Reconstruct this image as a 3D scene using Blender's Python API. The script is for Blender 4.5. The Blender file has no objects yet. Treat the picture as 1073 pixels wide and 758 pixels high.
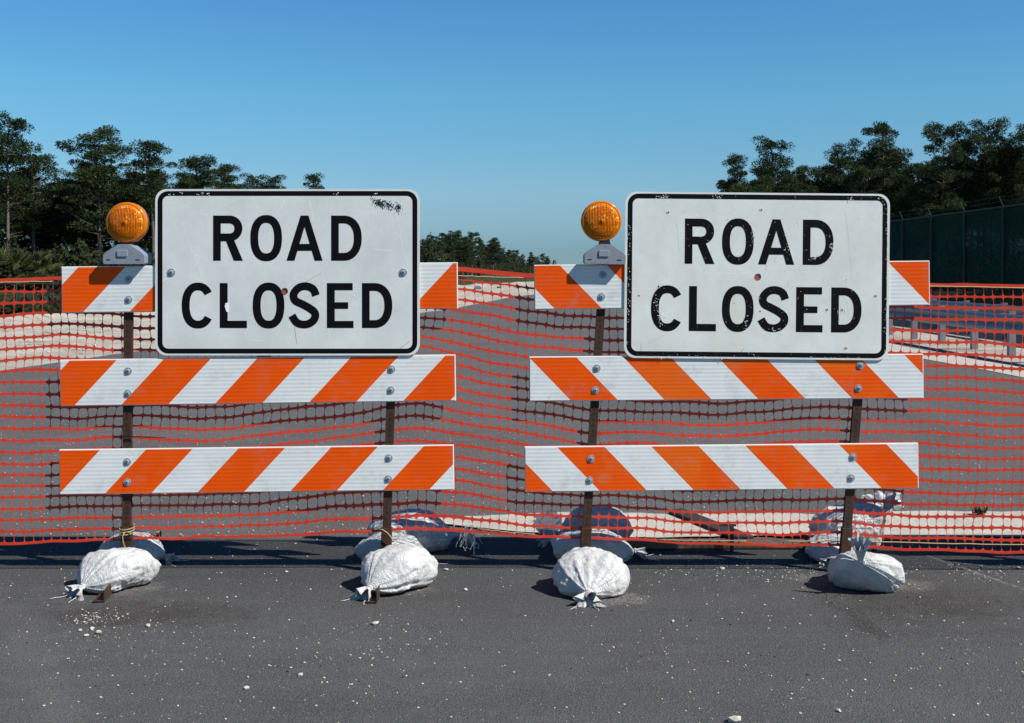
import bpy, math, random
from mathutils import Vector, noise, Matrix
random.seed(7)
S = bpy.context.scene
COL = S.collection
F = 1186.0; H = 1.395; D = 5.2; HY = 284.0; CXP = 536.5
def W(px, py, Y): return Vector(((px-CXP)*Y/F, Y, H-(py-HY)*Y/F))
def gd(py): return F*H/(py-HY)          # distance of a ground point seen at that height
PI = math.pi
# ------------------------------------------------------------------ materials
class NT:
    def __init__(s, name):
        s.m = bpy.data.materials.new(name); s.m.use_nodes = True
        s.t = s.m.node_tree; s.b = s.t.nodes['Principled BSDF']; s.o = s.t.nodes['Material Output']
        s.tc = s.n('ShaderNodeTexCoord')
    def n(s, t, **k):
        x = s.t.nodes.new(t)
        for a, v in k.items(): setattr(x, a, v)
        return x
    def L(s, a, b): s.t.links.new(a, b)
    def setb(s, **k):
        for a, v in k.items():
            i = s.b.inputs[a.replace('_', ' ')]
            if hasattr(v, 'is_output'): s.L(v, i)
            else: i.default_value = (*v, 1) if isinstance(v, tuple) and len(v) == 3 else v
    def noise(s, scale, detail=3, rough=.5, co='Object', dist=0):
        x = s.n('ShaderNodeTexNoise'); x.inputs['Scale'].default_value = scale
        x.inputs['Detail'].default_value = detail; x.inputs['Roughness'].default_value = rough
        x.inputs['Distortion'].default_value = dist
        s.L(s.tc.outputs[co] if isinstance(co, str) else co, x.inputs['Vector']); return x.outputs['Fac']
    def voro(s, scale, out='Distance', co=None, rnd=1):
        x = s.n('ShaderNodeTexVoronoi'); x.inputs['Scale'].default_value = scale
        x.inputs['Randomness'].default_value = rnd
        s.L(co or s.tc.outputs['Object'], x.inputs['Vector']); return x.outputs[out]
    def ramp(s, fac, a, b, ca=(0, 0, 0), cb=(1, 1, 1)):
        x = s.n('ShaderNodeMapRange'); x.inputs['From Min'].default_value = a; x.inputs['From Max'].default_value = b
        s.L(fac, x.inputs['Value'])
        if (ca, cb) == ((0, 0, 0), (1, 1, 1)): return x.outputs['Result']
        return s.mix(x.outputs['Result'], ca, cb)
    def mix(s, fac, a, b, bt='MIX'):
        x = s.n('ShaderNodeMix', data_type='RGBA', blend_type=bt)
        for i, v in ((0, fac), (6, a), (7, b)):
            if hasattr(v, 'is_output'): s.L(v, x.inputs[i])
            else: x.inputs[i].default_value = (*v, 1) if isinstance(v, tuple) else v
        return x.outputs[2]
    def math(s, op, a, b=0.0):
        x = s.n('ShaderNodeMath', operation=op)
        for i, v in ((0, a), (1, b)):
            if hasattr(v, 'is_output'): s.L(v, x.inputs[i])
            else: x.inputs[i].default_value = v
        return x.outputs[0]
    def sep(s, co='Object'):
        x = s.n('ShaderNodeSeparateXYZ'); s.L(s.tc.outputs[co], x.inputs[0]); return x.outputs
    def map(s, scale, co='Object', rot=(0, 0, 0)):
        x = s.n('ShaderNodeMapping'); x.inputs['Scale'].default_value = scale; x.inputs['Rotation'].default_value = rot
        s.L(s.tc.outputs[co], x.inputs['Vector']); return x.outputs[0]
    def bump(s, h, strength=.3, dist=.01):
        x = s.n('ShaderNodeBump'); x.inputs['Strength'].default_value = strength; x.inputs['Distance'].default_value = dist
        s.L(h, x.inputs['Height']); s.L(x.outputs[0], s.b.inputs['Normal']); return x

def asphalt(name, dark, light, spot, stain=False):
    t = NT(name)
    big = t.noise(.9, 5, .6); mid = t.noise(9, 4, .6)
    c = t.mix(t.ramp(big, .3, .7), dark, light)
    c = t.mix(t.math('MULTIPLY', t.ramp(mid, .35, .75), .35), c, tuple(x*.7 for x in dark))
    streak = t.noise(2.2, 4, .6, t.map((.5, 5, 1)))
    c = t.mix(t.math('MULTIPLY', t.ramp(streak, .45, .8), .3), c, tuple(x*1.35 for x in light))
    if not stain:   # chalky smears and darker wheel tracks of the older paving
        sm = t.ramp(t.noise(1.6, 6, .75, t.map((.7, 3.2, 1))), .60, .70)
        c = t.mix(t.math('MULTIPLY', sm, .5), c, (.24, .24, .23))
        dk_ = t.ramp(t.noise(.55, 3, .5, t.map((1.6, .12, 1))), .5, .66)
        c = t.mix(t.math('MULTIPLY', dk_, .38), c, (.060, .062, .063))
    if stain:   # dirt: brown tints, pale lime dust round the bags, a dark wheel mark, a crack
        xyz = t.sep()
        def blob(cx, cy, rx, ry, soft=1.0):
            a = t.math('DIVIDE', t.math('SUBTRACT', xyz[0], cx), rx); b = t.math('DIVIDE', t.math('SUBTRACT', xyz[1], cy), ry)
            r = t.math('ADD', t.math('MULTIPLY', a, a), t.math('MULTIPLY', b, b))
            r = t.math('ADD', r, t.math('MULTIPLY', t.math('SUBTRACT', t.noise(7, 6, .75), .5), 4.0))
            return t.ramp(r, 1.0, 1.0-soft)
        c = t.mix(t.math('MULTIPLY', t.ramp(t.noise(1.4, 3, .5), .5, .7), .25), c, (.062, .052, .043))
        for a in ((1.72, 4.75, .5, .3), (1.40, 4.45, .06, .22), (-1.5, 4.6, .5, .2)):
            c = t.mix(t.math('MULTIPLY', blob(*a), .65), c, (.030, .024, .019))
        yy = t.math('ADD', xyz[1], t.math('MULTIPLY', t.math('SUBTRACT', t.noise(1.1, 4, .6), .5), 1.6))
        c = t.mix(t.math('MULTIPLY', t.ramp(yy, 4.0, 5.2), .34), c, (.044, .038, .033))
        tr1 = t.math('ABSOLUTE', t.math('ADD', t.math('ADD', xyz[0], 1.45), t.math('ADD', t.math('MULTIPLY', t.math('SUBTRACT', 3.6, xyz[1]), -.55), t.math('MULTIPLY', t.math('SUBTRACT', t.noise(3, 4, .6), .5), .25))))
        c = t.mix(t.math('MULTIPLY', t.math('MULTIPLY', t.ramp(tr1, .13, .02), t.ramp(xyz[1], 4.9, 4.3)), .35), c, (.13, .13, .125))
        wet = t.ramp(t.noise(.8, 4, .55, t.map((.6, 1.6, 1))), .52, .66)
        c = t.mix(t.math('MULTIPLY', wet, .28), c, (.033, .033, .034))
        fine = t.ramp(t.noise(70, 3, .7), .42, .56)
        for a in ((1.40, 5.14, .15, .10, .8), (1.74, 5.02, .14, .12, .8), (-1.68, 4.98, .16, .14, .7), (-.50, 4.97, .18, .13, .7), (.40, 4.82, .20, .12, .7)):
            c = t.mix(t.math('MULTIPLY', t.math('MULTIPLY', blob(*a), fine), .4), c, (.34, .30, .25))
        # crack
        l = t.math('ADD', t.math('MULTIPLY', t.math('SUBTRACT', xyz[1], 5.3), .36), t.math('SUBTRACT', xyz[0], 2.12))
        l = t.math('ABSOLUTE', t.math('ADD', l, t.math('MULTIPLY', t.math('SUBTRACT', t.noise(9, 4, .6), .5), .09)))
        k = t.math('MULTIPLY', t.ramp(l, .016, .004), t.ramp(t.noise(30, 3, .6), .4, .55))
        c = t.mix(t.math('MULTIPLY', k, .6), c, (.3, .27, .23))
    v = t.voro(330, 'Color'); sp = t.n('ShaderNodeSeparateColor'); t.L(v, sp.inputs[0])
    c = t.mix(t.math('MULTIPLY', t.ramp(sp.outputs[0], .80, .96), .55), c, spot)
    c = t.mix(t.math('MULTIPLY', t.ramp(sp.outputs[1], .75, .95), .6), c, (.012, .012, .013))
    t.setb(Base_Color=c, Roughness=.88, Specular_IOR_Level=.25)
    t.bump(t.voro(160), .55, .006)
    return t.m
M = {}
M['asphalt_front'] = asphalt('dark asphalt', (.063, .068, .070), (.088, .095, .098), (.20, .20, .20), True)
M['asphalt_far'] = asphalt('old asphalt', (.086, .091, .090), (.115, .122, .121), (.30, .30, .30))
def groundmat(name, a, b, c3, sc=1.0, sc2=14, bs=.5):
    t = NT(name)
    c = t.mix(t.ramp(t.noise(sc, 6, .65), .35, .65), a, b)
    c = t.mix(t.math('MULTIPLY', t.ramp(t.noise(sc2, 5, .7), .5, .68), .6), c, c3)
    t.setb(Base_Color=c, Roughness=.95, Specular_IOR_Level=.1)
    t.bump(t.noise(sc2*2, 4, .7), bs, .04)
    return t.m
def sandmat():
    t = NT('pale shell sand')
    c = t.mix(t.ramp(t.noise(.7, 6, .7), .38, .62), (.46, .43, .375), (.35, .325, .28))
    c = t.mix(t.math('MULTIPLY', t.ramp(t.noise(1.5, 6, .8, t.map((.55, 2.2, 1))), .53, .60), .75), c, (.15, .13, .105))
    c = t.mix(t.math('MULTIPLY', t.ramp(t.noise(6, 5, .8), .56, .66), .55), c, (.16, .14, .11))
    t.setb(Base_Color=c, Roughness=.95, Specular_IOR_Level=.1); t.bump(t.noise(5, 6, .8), .5, .06); return t.m
M['sand'] = sandmat()
M['concrete'] = groundmat('chalky concrete', (.52, .50, .45), (.42, .40, .35), (.25, .235, .21), 2.5, 30, .3)
M['scrub'] = groundmat('scrubby ground', (.030, .042, .016), (.065, .062, .030), (.018, .025, .011), .12, 1.2)

def simple(name, col, rough=.5, metal=0, var=.25, sc=12, bs=0.0, spec=.5, **k):
    t = NT(name)
    c = t.mix(t.math('MULTIPLY', t.ramp(t.noise(sc, 5, .65), .3, .75), 1), col, tuple(x*(1-var) for x in col))
    t.setb(Base_Color=c, Roughness=rough, Metallic=metal, Specular_IOR_Level=spec, **k)
    if bs: t.bump(t.noise(sc*4, 4, .6), bs, .004)
    return t.m
def rust():
    t = NT('rusted steel')
    c = t.mix(t.ramp(t.noise(28, 6, .7), .35, .65), (.030, .014, .008), (.070, .028, .012))
    c = t.mix(t.math('MULTIPLY', t.ramp(t.noise(120, 3, .6), .6, .75), .6), c, (.13, .058, .026))
    t.setb(Base_Color=c, Roughness=.8, Metallic=.1); t.bump(t.noise(150, 3, .6), .5, .002); return t.m
M['rust'] = rust()
M['zinc'] = simple('galvanised bolt', (.42, .49, .54), .38, .35, .4, 90, .2)
M['zinc_dark'] = simple('bolt hollow', (.06, .07, .08), .6, .5)
M['grey_plastic'] = simple('grey plastic case', (.26, .29, .34), .42, 0, .15, 20, .1)
M['black_rubber'] = simple('black gasket', (.012, .012, .012), .6)
M['guard'] = simple('weathered galvanised guardrail', (.27, .30, .34), .5, .55, .3, 3, .1)
M['green_post'] = simple('green post', (.007, .036, .028), .6, 0, .3, 5)
M['wood'] = simple('weathered board', (.20, .145, .10), .9, 0, .5, 14, .5)
M['black_board'] = simple('black rubber strip', (.03, .031, .035), .8, 0, .3, 12, .3)
M['twine'] = simple('sisal twine', (.50, .40, .20), .9, 0, .3, 60)
M['thread'] = simple('white plastic thread', (.75, .76, .78), .5, 0, .1)
M['stone'] = simple('limestone chips', (.62, .57, .48), .9, 0, .35, 40, .4)
M['dark_stone'] = simple('tar crumbs', (.03, .03, .032), .9, 0, .3, 40)
M['block'] = simple('pale concrete block', (.42, .42, .42), .9, 0, .3, 2)
M['bark'] = simple('pine bark', (.15, .12, .10), .95, 0, .5, 2.5)
def fol(name, a, b, yel=(.16, .15, .035)):
    t = NT(name)
    g = t.n('ShaderNodeNewGeometry')
    c = t.mix(g.outputs['Random Per Island'], a, b)
    c = t.mix(t.math('MULTIPLY', t.ramp(t.noise(.45, 2, .5), .45, .7), .5), c, tuple(x*1.5 for x in b))
    c = t.mix(t.ramp(g.outputs['Random Per Island'], .965, .97), c, yel)
    t.setb(Base_Color=c, Roughness=.75, Specular_IOR_Level=.2)
    tr = t.n('ShaderNodeBsdfTranslucent'); t.L(c, tr.inputs[0])
    ms = t.n('ShaderNodeMixShader'); ms.inputs[0].default_value = .25
    t.L(t.b.outputs[0], ms.inputs[1]); t.L(tr.outputs[0], ms.inputs[2]); t.L(ms.outputs[0], t.o.inputs[0])
    return t.m
M['pine'] = fol('pine needles', (.017, .034, .013), (.044, .070, .024))
M['pine_b'] = fol('darker pine needles', (.014, .028, .012), (.031, .054, .019))
M['bush'] = fol('scrub leaves', (.010, .018, .008), (.028, .038, .014), (.07, .07, .025))
M['palm'] = fol('palm fronds', (.025, .042, .014), (.075, .075, .022))
def white_sheet(name, base, flute, tint, rust_marks):
    t = NT(name); xyz = t.sep()
    c = t.mix(t.ramp(t.noise(4, 6, .7), .35, .65), base, tuple(x*.84 for x in base))
    ln = t.math('SINE', t.math('MULTIPLY', xyz[0], 2*PI/flute))
    c = t.mix(t.math('MULTIPLY', t.math('MULTIPLY_ADD', ln, .5), .08), c, (.38, .40, .40))
    pat = t.math('SINE', t.math('MULTIPLY', xyz[2], 2*PI/.0088))
    c = t.mix(t.math('MULTIPLY', t.ramp(pat, -.2, 1), .07), c, (.4, .41, .43))
    blot = t.ramp(t.noise(2.2, 4, .6, t.map((1, 1, .8))), .50, .72)
    c = t.mix(t.math('MULTIPLY', blot, .6), c, tint)
    # grime and chalky rubs
    ch = t.ramp(t.noise(60, 6, .75, t.map((1, 1, .25))), .60, .70)
    c = t.mix(t.math('MULTIPLY', ch, .30), c, (.86, .88, .9))
    gr = t.ramp(t.noise(26, 6, .8), .66, .74)
    c = t.mix(t.math('MULTIPLY', gr, .7), c, (.40, .37, .33))
    if rust_marks:
        rm = t.math('MULTIPLY', t.ramp(t.noise(13, 3, .6, t.map((3, 1, .6))), .67, .74), .45)
        c = t.mix(rm, c, (.62, .42, .28))
    t.setb(Base_Color=c, Roughness=.45, Specular_IOR_Level=.4); t.bump(t.noise(9, 3, .5), .12, .01); return t.m
M['sign_a'] = white_sheet('white fluted sign sheeting', (.82, .855, .815), .0125, (.66, .69, .69), False)
M['sign_b'] = white_sheet('worn white sign sheeting', (.85, .885, .835), .0065, (.80, .77, .66), True)
def black_paint(name, amt):
    t = NT(name)
    chip = t.ramp(t.noise(46, 6, .78), amt, amt+.02)
    lines = t.ramp(t.noise(110, 3, .8, t.map((.6, 1, .18))), amt+.035, amt+.06)
    c = t.mix(chip, (.004, .004, .005), (.66, .67, .68)); c = t.mix(t.math('MULTIPLY', lines, .8), c, (.5, .5, .5))
    t.setb(Base_Color=c, Roughness=.6, Specular_IOR_Level=.12); return t.m
M['black_a'] = black_paint('black sign ink', .72)
M['black_b'] = black_paint('chipped black sign ink', .645)
M['mark_light'] = simple('pale scratch', (1.0, 1.0, 1.0), .6, 0, .1)
M['mark_dark'] = simple('black scuff', (.03, .03, .035), .7, 0, .3)
M['mark_cream'] = simple('exposed core', (.72, .62, .48), .7, 0, .2)
M['panel_core'] = simple('white plastic rail board', (.74, .74, .70), .55, 0, .15, 8, .1)
M['core_orange'] = simple('orange board seen in a hole', (.55, .09, .02), .6)
M['alu'] = simple('aluminium sign edge', (.62, .63, .64), .4, .3, .15, 10)
def stripes(direction, start, period, wear, i):
    """start = where, along the rail's lower edge, an orange stripe starts"""
    t = NT('reflective stripes %s' % ('ab'[direction > 0]))
    xyz = t.sep()
    u = t.math('SUBTRACT' if direction > 0 else 'ADD', xyz[0], t.math('MULTIPLY', xyz[2], .955))
    u = t.math('DIVIDE', t.math('SUBTRACT', u, start), period)
    fr = t.math('FRACT', t.math('ADD', u, 20.0))
    isor = t.math('LESS_THAN', fr, .503)
    org = t.mix(t.ramp(t.noise(5, 4, .6), .3, .7), (.96, .105, .0), (.86, .085, .0))
    org = t.mix(t.math('MULTIPLY', t.ramp(t.noise(2.3, 3, .5), .52, .62), .5), org, (.85, .185, .012)) if wear > .5 else org
    wht = t.mix(t.ramp(t.noise(6, 4, .6), .3, .7), (.84, .875, .85), (.76, .795, .775))
    c = t.mix(isor, wht, org)
    # fine prismatic ribs: rows and dashes
    row = t.math('SINE', t.math('MULTIPLY', xyz[2], 2*PI/.0178))
    dash = t.math('SINE', t.math('MULTIPLY', xyz[0], 2*PI/.0105))
    ph = t.math('SINE', t.math('MULTIPLY', xyz[2], 2*PI/.0089))
    pat = t.math('MULTIPLY', t.ramp(t.math('MULTIPLY', dash, ph), .0, .9), .24)
    pat = t.math('ADD', pat, t.math('MULTIPLY', t.ramp(row, .3, 1), .13))
    c = t.mix(pat, c, t.mix(isor, (.36, .38, .41), (.42, .045, .003)))
    ch = t.ramp(t.noise(48, 5, .75), .735-.05*wear, .75-.05*wear)
    c = t.mix(ch, c, (.74, .70, .60))
    gr = t.ramp(t.noise(9, 6, .78), .52, .75); c = t.mix(t.math('MULTIPLY', gr, .25+.2*wear), c, (.3, .26, .22))
    t.setb(Base_Color=c, Roughness=.5, Specular_IOR_Level=.18)
    t.bump(row, .16, .001); return t.m
def fence_mat():
    t = NT('orange plastic mesh')
    c = t.mix(t.ramp(t.noise(2, 3, .5), .3, .7), (.80, .082, .040), (.66, .052, .026))
    t.setb(Base_Color=c, Roughness=.3, Specular_IOR_Level=.3)
    tr = t.n('ShaderNodeBsdfTranslucent'); t.L(c, tr.inputs[0])
    ms = t.n('ShaderNodeMixShader'); ms.inputs[0].default_value = .12
    t.L(t.b.outputs[0], ms.inputs[1]); t.L(tr.outputs[0], ms.inputs[2]); t.L(ms.outputs[0], t.o.inputs[0]); return t.m
M['mesh'] = fence_mat()
def bag_mat():
    t = NT('white woven plastic sack')
    c = t.mix(t.ramp(t.noise(7, 5, .6), .35, .7), (.70, .72, .71), (.55, .56, .54))
    c = t.mix(t.math('MULTIPLY', t.ramp(t.noise(18, 5, .75), .55, .75), .4), c, (.40, .36, .30))
    z = t.ramp(t.sep()[2], .05, .0); c = t.mix(t.math('MULTIPLY', z, t.ramp(t.noise(25, 4, .7), .4, .6)), c, (.36, .31, .25))
    t.setb(Base_Color=c, Roughness=.42, Specular_IOR_Level=.45)
    w = t.n('ShaderNodeTexWave', wave_type='BANDS'); w.inputs['Scale'].default_value = 60
    t.L(t.tc.outputs['Object'], w.inputs[0]); cr = t.noise(16, 6, .75, dist=1.2)
    h = t.math('ADD', t.math('MULTIPLY', cr, 1.0), t.math('MULTIPLY', w.outputs['Fac'], .04))
    t.bump(h, .9, .022); return t.m
M['bag'] = bag_mat()
def lens_mat():
    t = NT('amber lens'); xyz = t.sep()
    v = t.voro(190, 'Color', t.map((1, .2, .75)), .35); s1 = t.n('ShaderNodeSeparateColor'); t.L(v, s1.inputs[0])
    c = t.mix(t.ramp(s1.outputs[0], .2, .9), (.50, .100, .001), (.74, .190, .003))
    r = t.math('SQRT', t.math('ADD', t.math('POWER', xyz[0], 2), t.math('POWER', xyz[2], 2)))
    c = t.mix(t.math('MULTIPLY', t.ramp(r, .072, .078), .6), c, (.85, .30, .01))
    c = t.mix(t.math('MULTIPLY', t.ramp(s1.outputs[2], .80, .88), t.ramp(t.noise(17, 2, .5), .54, .66)), c, (1.0, .62, .08))  # glints painted into the colour: clusters of bright yellow facets
    t.setb(Base_Color=c, Roughness=.22, Specular_IOR_Level=.35, Specular_Tint=(1, .75, .4), Coat_Weight=.12, Coat_Roughness=.1)
    wv = t.math('SINE', t.math('MULTIPLY', xyz[0], 2*PI/.007))
    h = t.math('ADD', t.math('MULTIPLY', wv, .5), t.math('MULTIPLY', s1.outputs[1], 1.6))
    t.bump(h, .9, .0022); return t.m
M['lens'] = lens_mat()
M['amber_rim'] = simple('amber lens rim', (.66, .17, .003), .2, 0, .15, 30, 0, .4)
def screen_mat():
    t = NT('green privacy screen')
    c = t.mix(t.ramp(t.noise(1.2, 4, .6), .3, .7), (.006, .034, .023), (.010, .050, .034))
    t.setb(Base_Color=c, Roughness=.9, Specular_IOR_Level=.1, Alpha=.80); return t.m
M['screen'] = screen_mat()
# ------------------------------------------------------------------ mesh helpers
class MB:
    def __init__(s): s.v = []; s.f = []
    def add(s, vs, fs):
        n = len(s.v); s.v += [Vector(v) for v in vs]; s.f += [tuple(i+n for i in f) for f in fs]
    def box(s, a, b, bev=0):
        (x0, y0, z0), (x1, y1, z1) = a, b
        s.add([(x0,y0,z0),(x1,y0,z0),(x1,y1,z0),(x0,y1,z0),(x0,y0,z1),(x1,y0,z1),(x1,y1,z1),(x0,y1,z1)],
              [(0,3,2,1),(4,5,6,7),(0,1,5,4),(1,2,6,5),(2,3,7,6),(3,0,4,7)])
    def hexa(s, p):   # 8 explicit points: bottom ring 0-3, top ring 4-7
        s.add(p, [(0,3,2,1),(4,5,6,7),(0,1,5,4),(1,2,6,5),(2,3,7,6),(3,0,4,7)])
    def tube(s, pts, r, n=8, cap=True):
        pts = [Vector(p) for p in pts]; rs = r if isinstance(r, (list, tuple)) else [r]*len(pts)
        base = len(s.v); up = None
        for i, p in enumerate(pts):
            d = (pts[min(i+1, len(pts)-1)]-pts[max(i-1, 0)]).normalized()
            if up is None: up = d.orthogonal().normalized()
            u = (up-d*up.dot(d)).normalized(); up = u; w = d.cross(u)
            for k in range(n):
                a = 2*PI*k/n; s.v.append(p+(u*math.cos(a)+w*math.sin(a))*rs[i])
        for i in range(len(pts)-1):
            for k in range(n):
                a = base+i*n+k; b = base+i*n+(k+1) % n; s.f.append((a, b, b+n, a+n))
        if cap:
            s.f.append(tuple(base+k for k in reversed(range(n)))); e = base+(len(pts)-1)*n
            s.f.append(tuple(e+k for k in range(n)))
    def prism(s, poly, y0, y1):     # poly in x,z ; front face at y0 (nearer the camera)
        n = len(poly)
        s.add([(x, y0, z) for x, z in poly]+[(x, y1, z) for x, z in poly],
              [tuple(range(n)), tuple(reversed(range(n, 2*n)))]+[(i, i+n, (i+1) % n+n, (i+1) % n) for i in range(n)])
    def band(s, pts, w, closed, y0, y1):      # stroke of width w along a line of x,z points
        P = [Vector((p[0], p[1])) for p in pts]; n = len(P); A = []; B = []
        for i in range(n):
            if closed: a, b = P[i-1], P[(i+1) % n]
            else: a, b = P[max(i-1, 0)], P[min(i+1, n-1)]
            d1 = (P[i]-a); d2 = (b-P[i])
            if d1.length < 1e-9: d1 = d2
            if d2.length < 1e-9: d2 = d1
            d1.normalize(); d2.normalize(); t = (d1+d2).normalized(); nn = Vector((-t.y, t.x))
            m = 1/max(.3, nn.dot(Vector((-d1.y, d1.x))))
            A.append(P[i]+nn*w/2*m); B.append(P[i]-nn*w/2*m)
        base = len(s.v)
        for i in range(n):
            s.v += [Vector((A[i].x, y0, A[i].y)), Vector((B[i].x, y0, B[i].y)), Vector((A[i].x, y1, A[i].y)), Vector((B[i].x, y1, B[i].y))]
        for i in range(n if closed else n-1):
            a = base+i*4; b = base+((i+1) % n)*4
            s.f += [(a, a+1, b+1, b), (a, b, b+2, a+2), (a+1, a+3, b+3, b+1)]
    def lathe(s, prof, n=40):     # around the y axis; prof = (radius, y)
        base = len(s.v)
        for r, y in prof:
            for k in range(n):
                a = 2*PI*k/n; s.v.append(Vector((r*math.cos(a), y, r*math.sin(a))))
        for i in range(len(prof)-1):
            for k in range(n):
                a = base+i*n+k; b = base+i*n+(k+1) % n; s.f.append((a, b, b+n, a+n))
        s.f.append(tuple(base+k for k in range(n))); e = base+(len(prof)-1)*n
        s.f.append(tuple(e+k for k in reversed(range(n))))
    def build(s, name, mat, parent=None, loc=(0, 0, 0), rot=(0, 0, 0), smooth=False, bevel=0):
        me = bpy.data.meshes.new(name); me.from_pydata([tuple(v) for v in s.v], [], s.f); me.update()
        me.materials.append(mat)
        if smooth: me.polygons.foreach_set('use_smooth', [True]*len(me.polygons))
        o = bpy.data.objects.new(name, me); COL.objects.link(o); o.location = loc; o.rotation_euler = rot
        if parent: o.parent = parent
        if bevel:
            b = o.modifiers.new('bevel', 'BEVEL'); b.width = bevel; b.segments = 2; b.limit_method = 'ANGLE'
        return o
def multi(name, pieces, parent=None, loc=(0, 0, 0), rot=(0, 0, 0), bevel=0):
    a = MB(); cuts = []
    for mb, mt in pieces: cuts.append(len(a.f)); a.add(mb.v, mb.f)
    o = a.build(name, pieces[0][1], parent, loc, rot, bevel=bevel)
    for mb, mt in pieces[1:]: o.data.materials.append(mt)
    for p in o.data.polygons: p.material_index = sum(1 for c in cuts if p.index >= c)-1
    return o
def tag(o, label=None, cat=None, group=None, kind=None):
    if label: o['label'] = label
    if cat: o['category'] = cat
    if group: o['group'] = group
    if kind: o['kind'] = kind
    return o
def empty(name, loc, label, cat, group=None, rz=0):
    o = bpy.data.objects.new(name, None); COL.objects.link(o); o.location = loc; o.rotation_euler = (0, 0, rz)
    o.empty_display_size = .1
    return tag(o, label, cat, group)
def lerp_tab(tab, x):
    if x <= tab[0][0]: return tab[0][1]
    for (a, ya), (b, yb) in zip(tab, tab[1:]):
        if x <= b:
            t = (x-a)/(b-a); t = t*t*(3-2*t)*.5+t*.5
            return ya+(yb-ya)*t
    return tab[-1][1]
# ------------------------------------------------------------------ setting
def sheet(name, xs, ys, zf, mat):
    m = MB(); vs = [(x, y, zf(x, y)) for y in ys for x in xs]; nx = len(xs)
    fs = [(j*nx+i, j*nx+i+1, (j+1)*nx+i+1, (j+1)*nx+i) for j in range(len(ys)-1) for i in range(nx-1)]
    m.add(vs, fs); return tag(m.build(name, mat), kind='structure')
sheet('ground', [-6000, -40, 40, 6000], [-60, 10, 120, 9000], lambda x, y: -.02, M['scrub'])
# strips that follow a left and a right edge given as (y, xl, xr)
def ribbon(name, rows, z, mat, nx=14, bumps=0, kind='structure', sub=1):
    rr = []
    for (y0, a0, b0), (y1, a1, b1) in zip(rows, rows[1:]):
        for k in range(sub): t = k/sub; rr.append((y0+(y1-y0)*t, a0+(a1-a0)*t, b0+(b1-b0)*t))
    rr.append(rows[-1]); m = MB(); vs = []
    for y, a, b in rr:
        for i in range(nx+1):
            t = i/nx; x = a+(b-a)*t; zz = z
            if bumps:
                e = min(1, min(t, 1-t)*6)
                if callable(bumps): zz += bumps(x, y, t, e)
                else: zz += bumps*e*(noise.fractal(Vector((x*.9, y*.5, 3)), .8, 2, 4)*.5+.5)
            vs.append((x, y, zz))
    n = nx+1
    m.add(vs, [(j*n+i, j*n+i+1, (j+1)*n+i+1, (j+1)*n+i) for j in range(len(rr)-1) for i in range(nx)])
    return tag(m.build(name, mat, smooth=True), kind=kind)
ribbon('road', [(5.88, -13, 6.95), (10, -9, 6.9), (15.9, -7.2, 6.75), (19, -6.7, 6.5), (27, -4.9, 6.9), (38, -3.0, 7.8), (42, -2.2, 8.2), (61, 0, 11), (80, 4, 17), (110, 14, 30), (150, 34, 54)], -.008, M['asphalt_far'], sub=3)
def sandz(x, y, t, e):
    b = noise.fractal(Vector((x*.8, y*.35, 3)), .8, 2, 5)*.12+.05*abs(noise.noise(Vector((x*3.1, y*1.2, 4))))
    w = max(0, 1-abs(t-.12)/.16)
    return e*max(-.002, .04+b+w*(.20+.34*noise.noise(Vector((x*.9, y*.3, 9)))+.14*noise.noise(Vector((x*3, y, 2)))))
ribbon('sand', [(8, -30, -8.5), (15.9, -26, -7.1), (19, -22, -6.6), (27, -17, -4.8), (33, -13.4, -3.8), (42, -12.0, -2.1), (61, -9.5, .1), (80, -7.5, 4.1), (103, -5, 11), (150, 4, 33.5)], -.013, M['sand'], nx=150, bumps=sandz, sub=12)
sx = ribbon('sand', [(-2, 7.3, 30), (10, 7.35, 26), (20, 7.3, 18), (30, 7.7, 15), (60, 11.5, 22), (90, 23, 40)], -.014, M['sand'], nx=20, bumps=.05, sub=6)
ribbon('kerb', [(5.88, 6.88, 7.7), (10, 6.83, 7.6), (15.9, 6.68, 7.45), (19.4, 6.45, 7.2), (27, 6.85, 7.5), (38, 7.75, 8.4), (61, 10.9, 11.7)], -.002, M['concrete'], nx=4, sub=3)
sheet('pavement', [-16, -8, 0, 8, 16], [-4, 0, 3, 5.9], lambda x, y: 0, M['asphalt_front'])
# chalky strip across the joint of the two pavings
m = MB(); nx = 150; vs = []
for i in range(nx+1):
    x = -.62+8.9*i/nx; t = min(1, max(0, (x+.62)/.9))
    a = 6.33-.40*t+.05*noise.noise(Vector((x*2, 1, 0)))+.03*noise.noise(Vector((x*11, 2, 0))); b = 6.40+.10*t+.07*noise.noise(Vector((x*1.3, 5, 0)))+.03*noise.noise(Vector((x*9, 7, 0)))
    if x > 1.9: b += .06
    for k in range(4): vs.append((x, a+(b-a)*k/3, .004))
m.add(vs, [(i*4+k, (i+1)*4+k, (i+1)*4+k+1, i*4+k+1) for i in range(nx) for k in range(3)])
tag(m.build('concrete_strip', M['concrete']), kind='structure')
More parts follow.
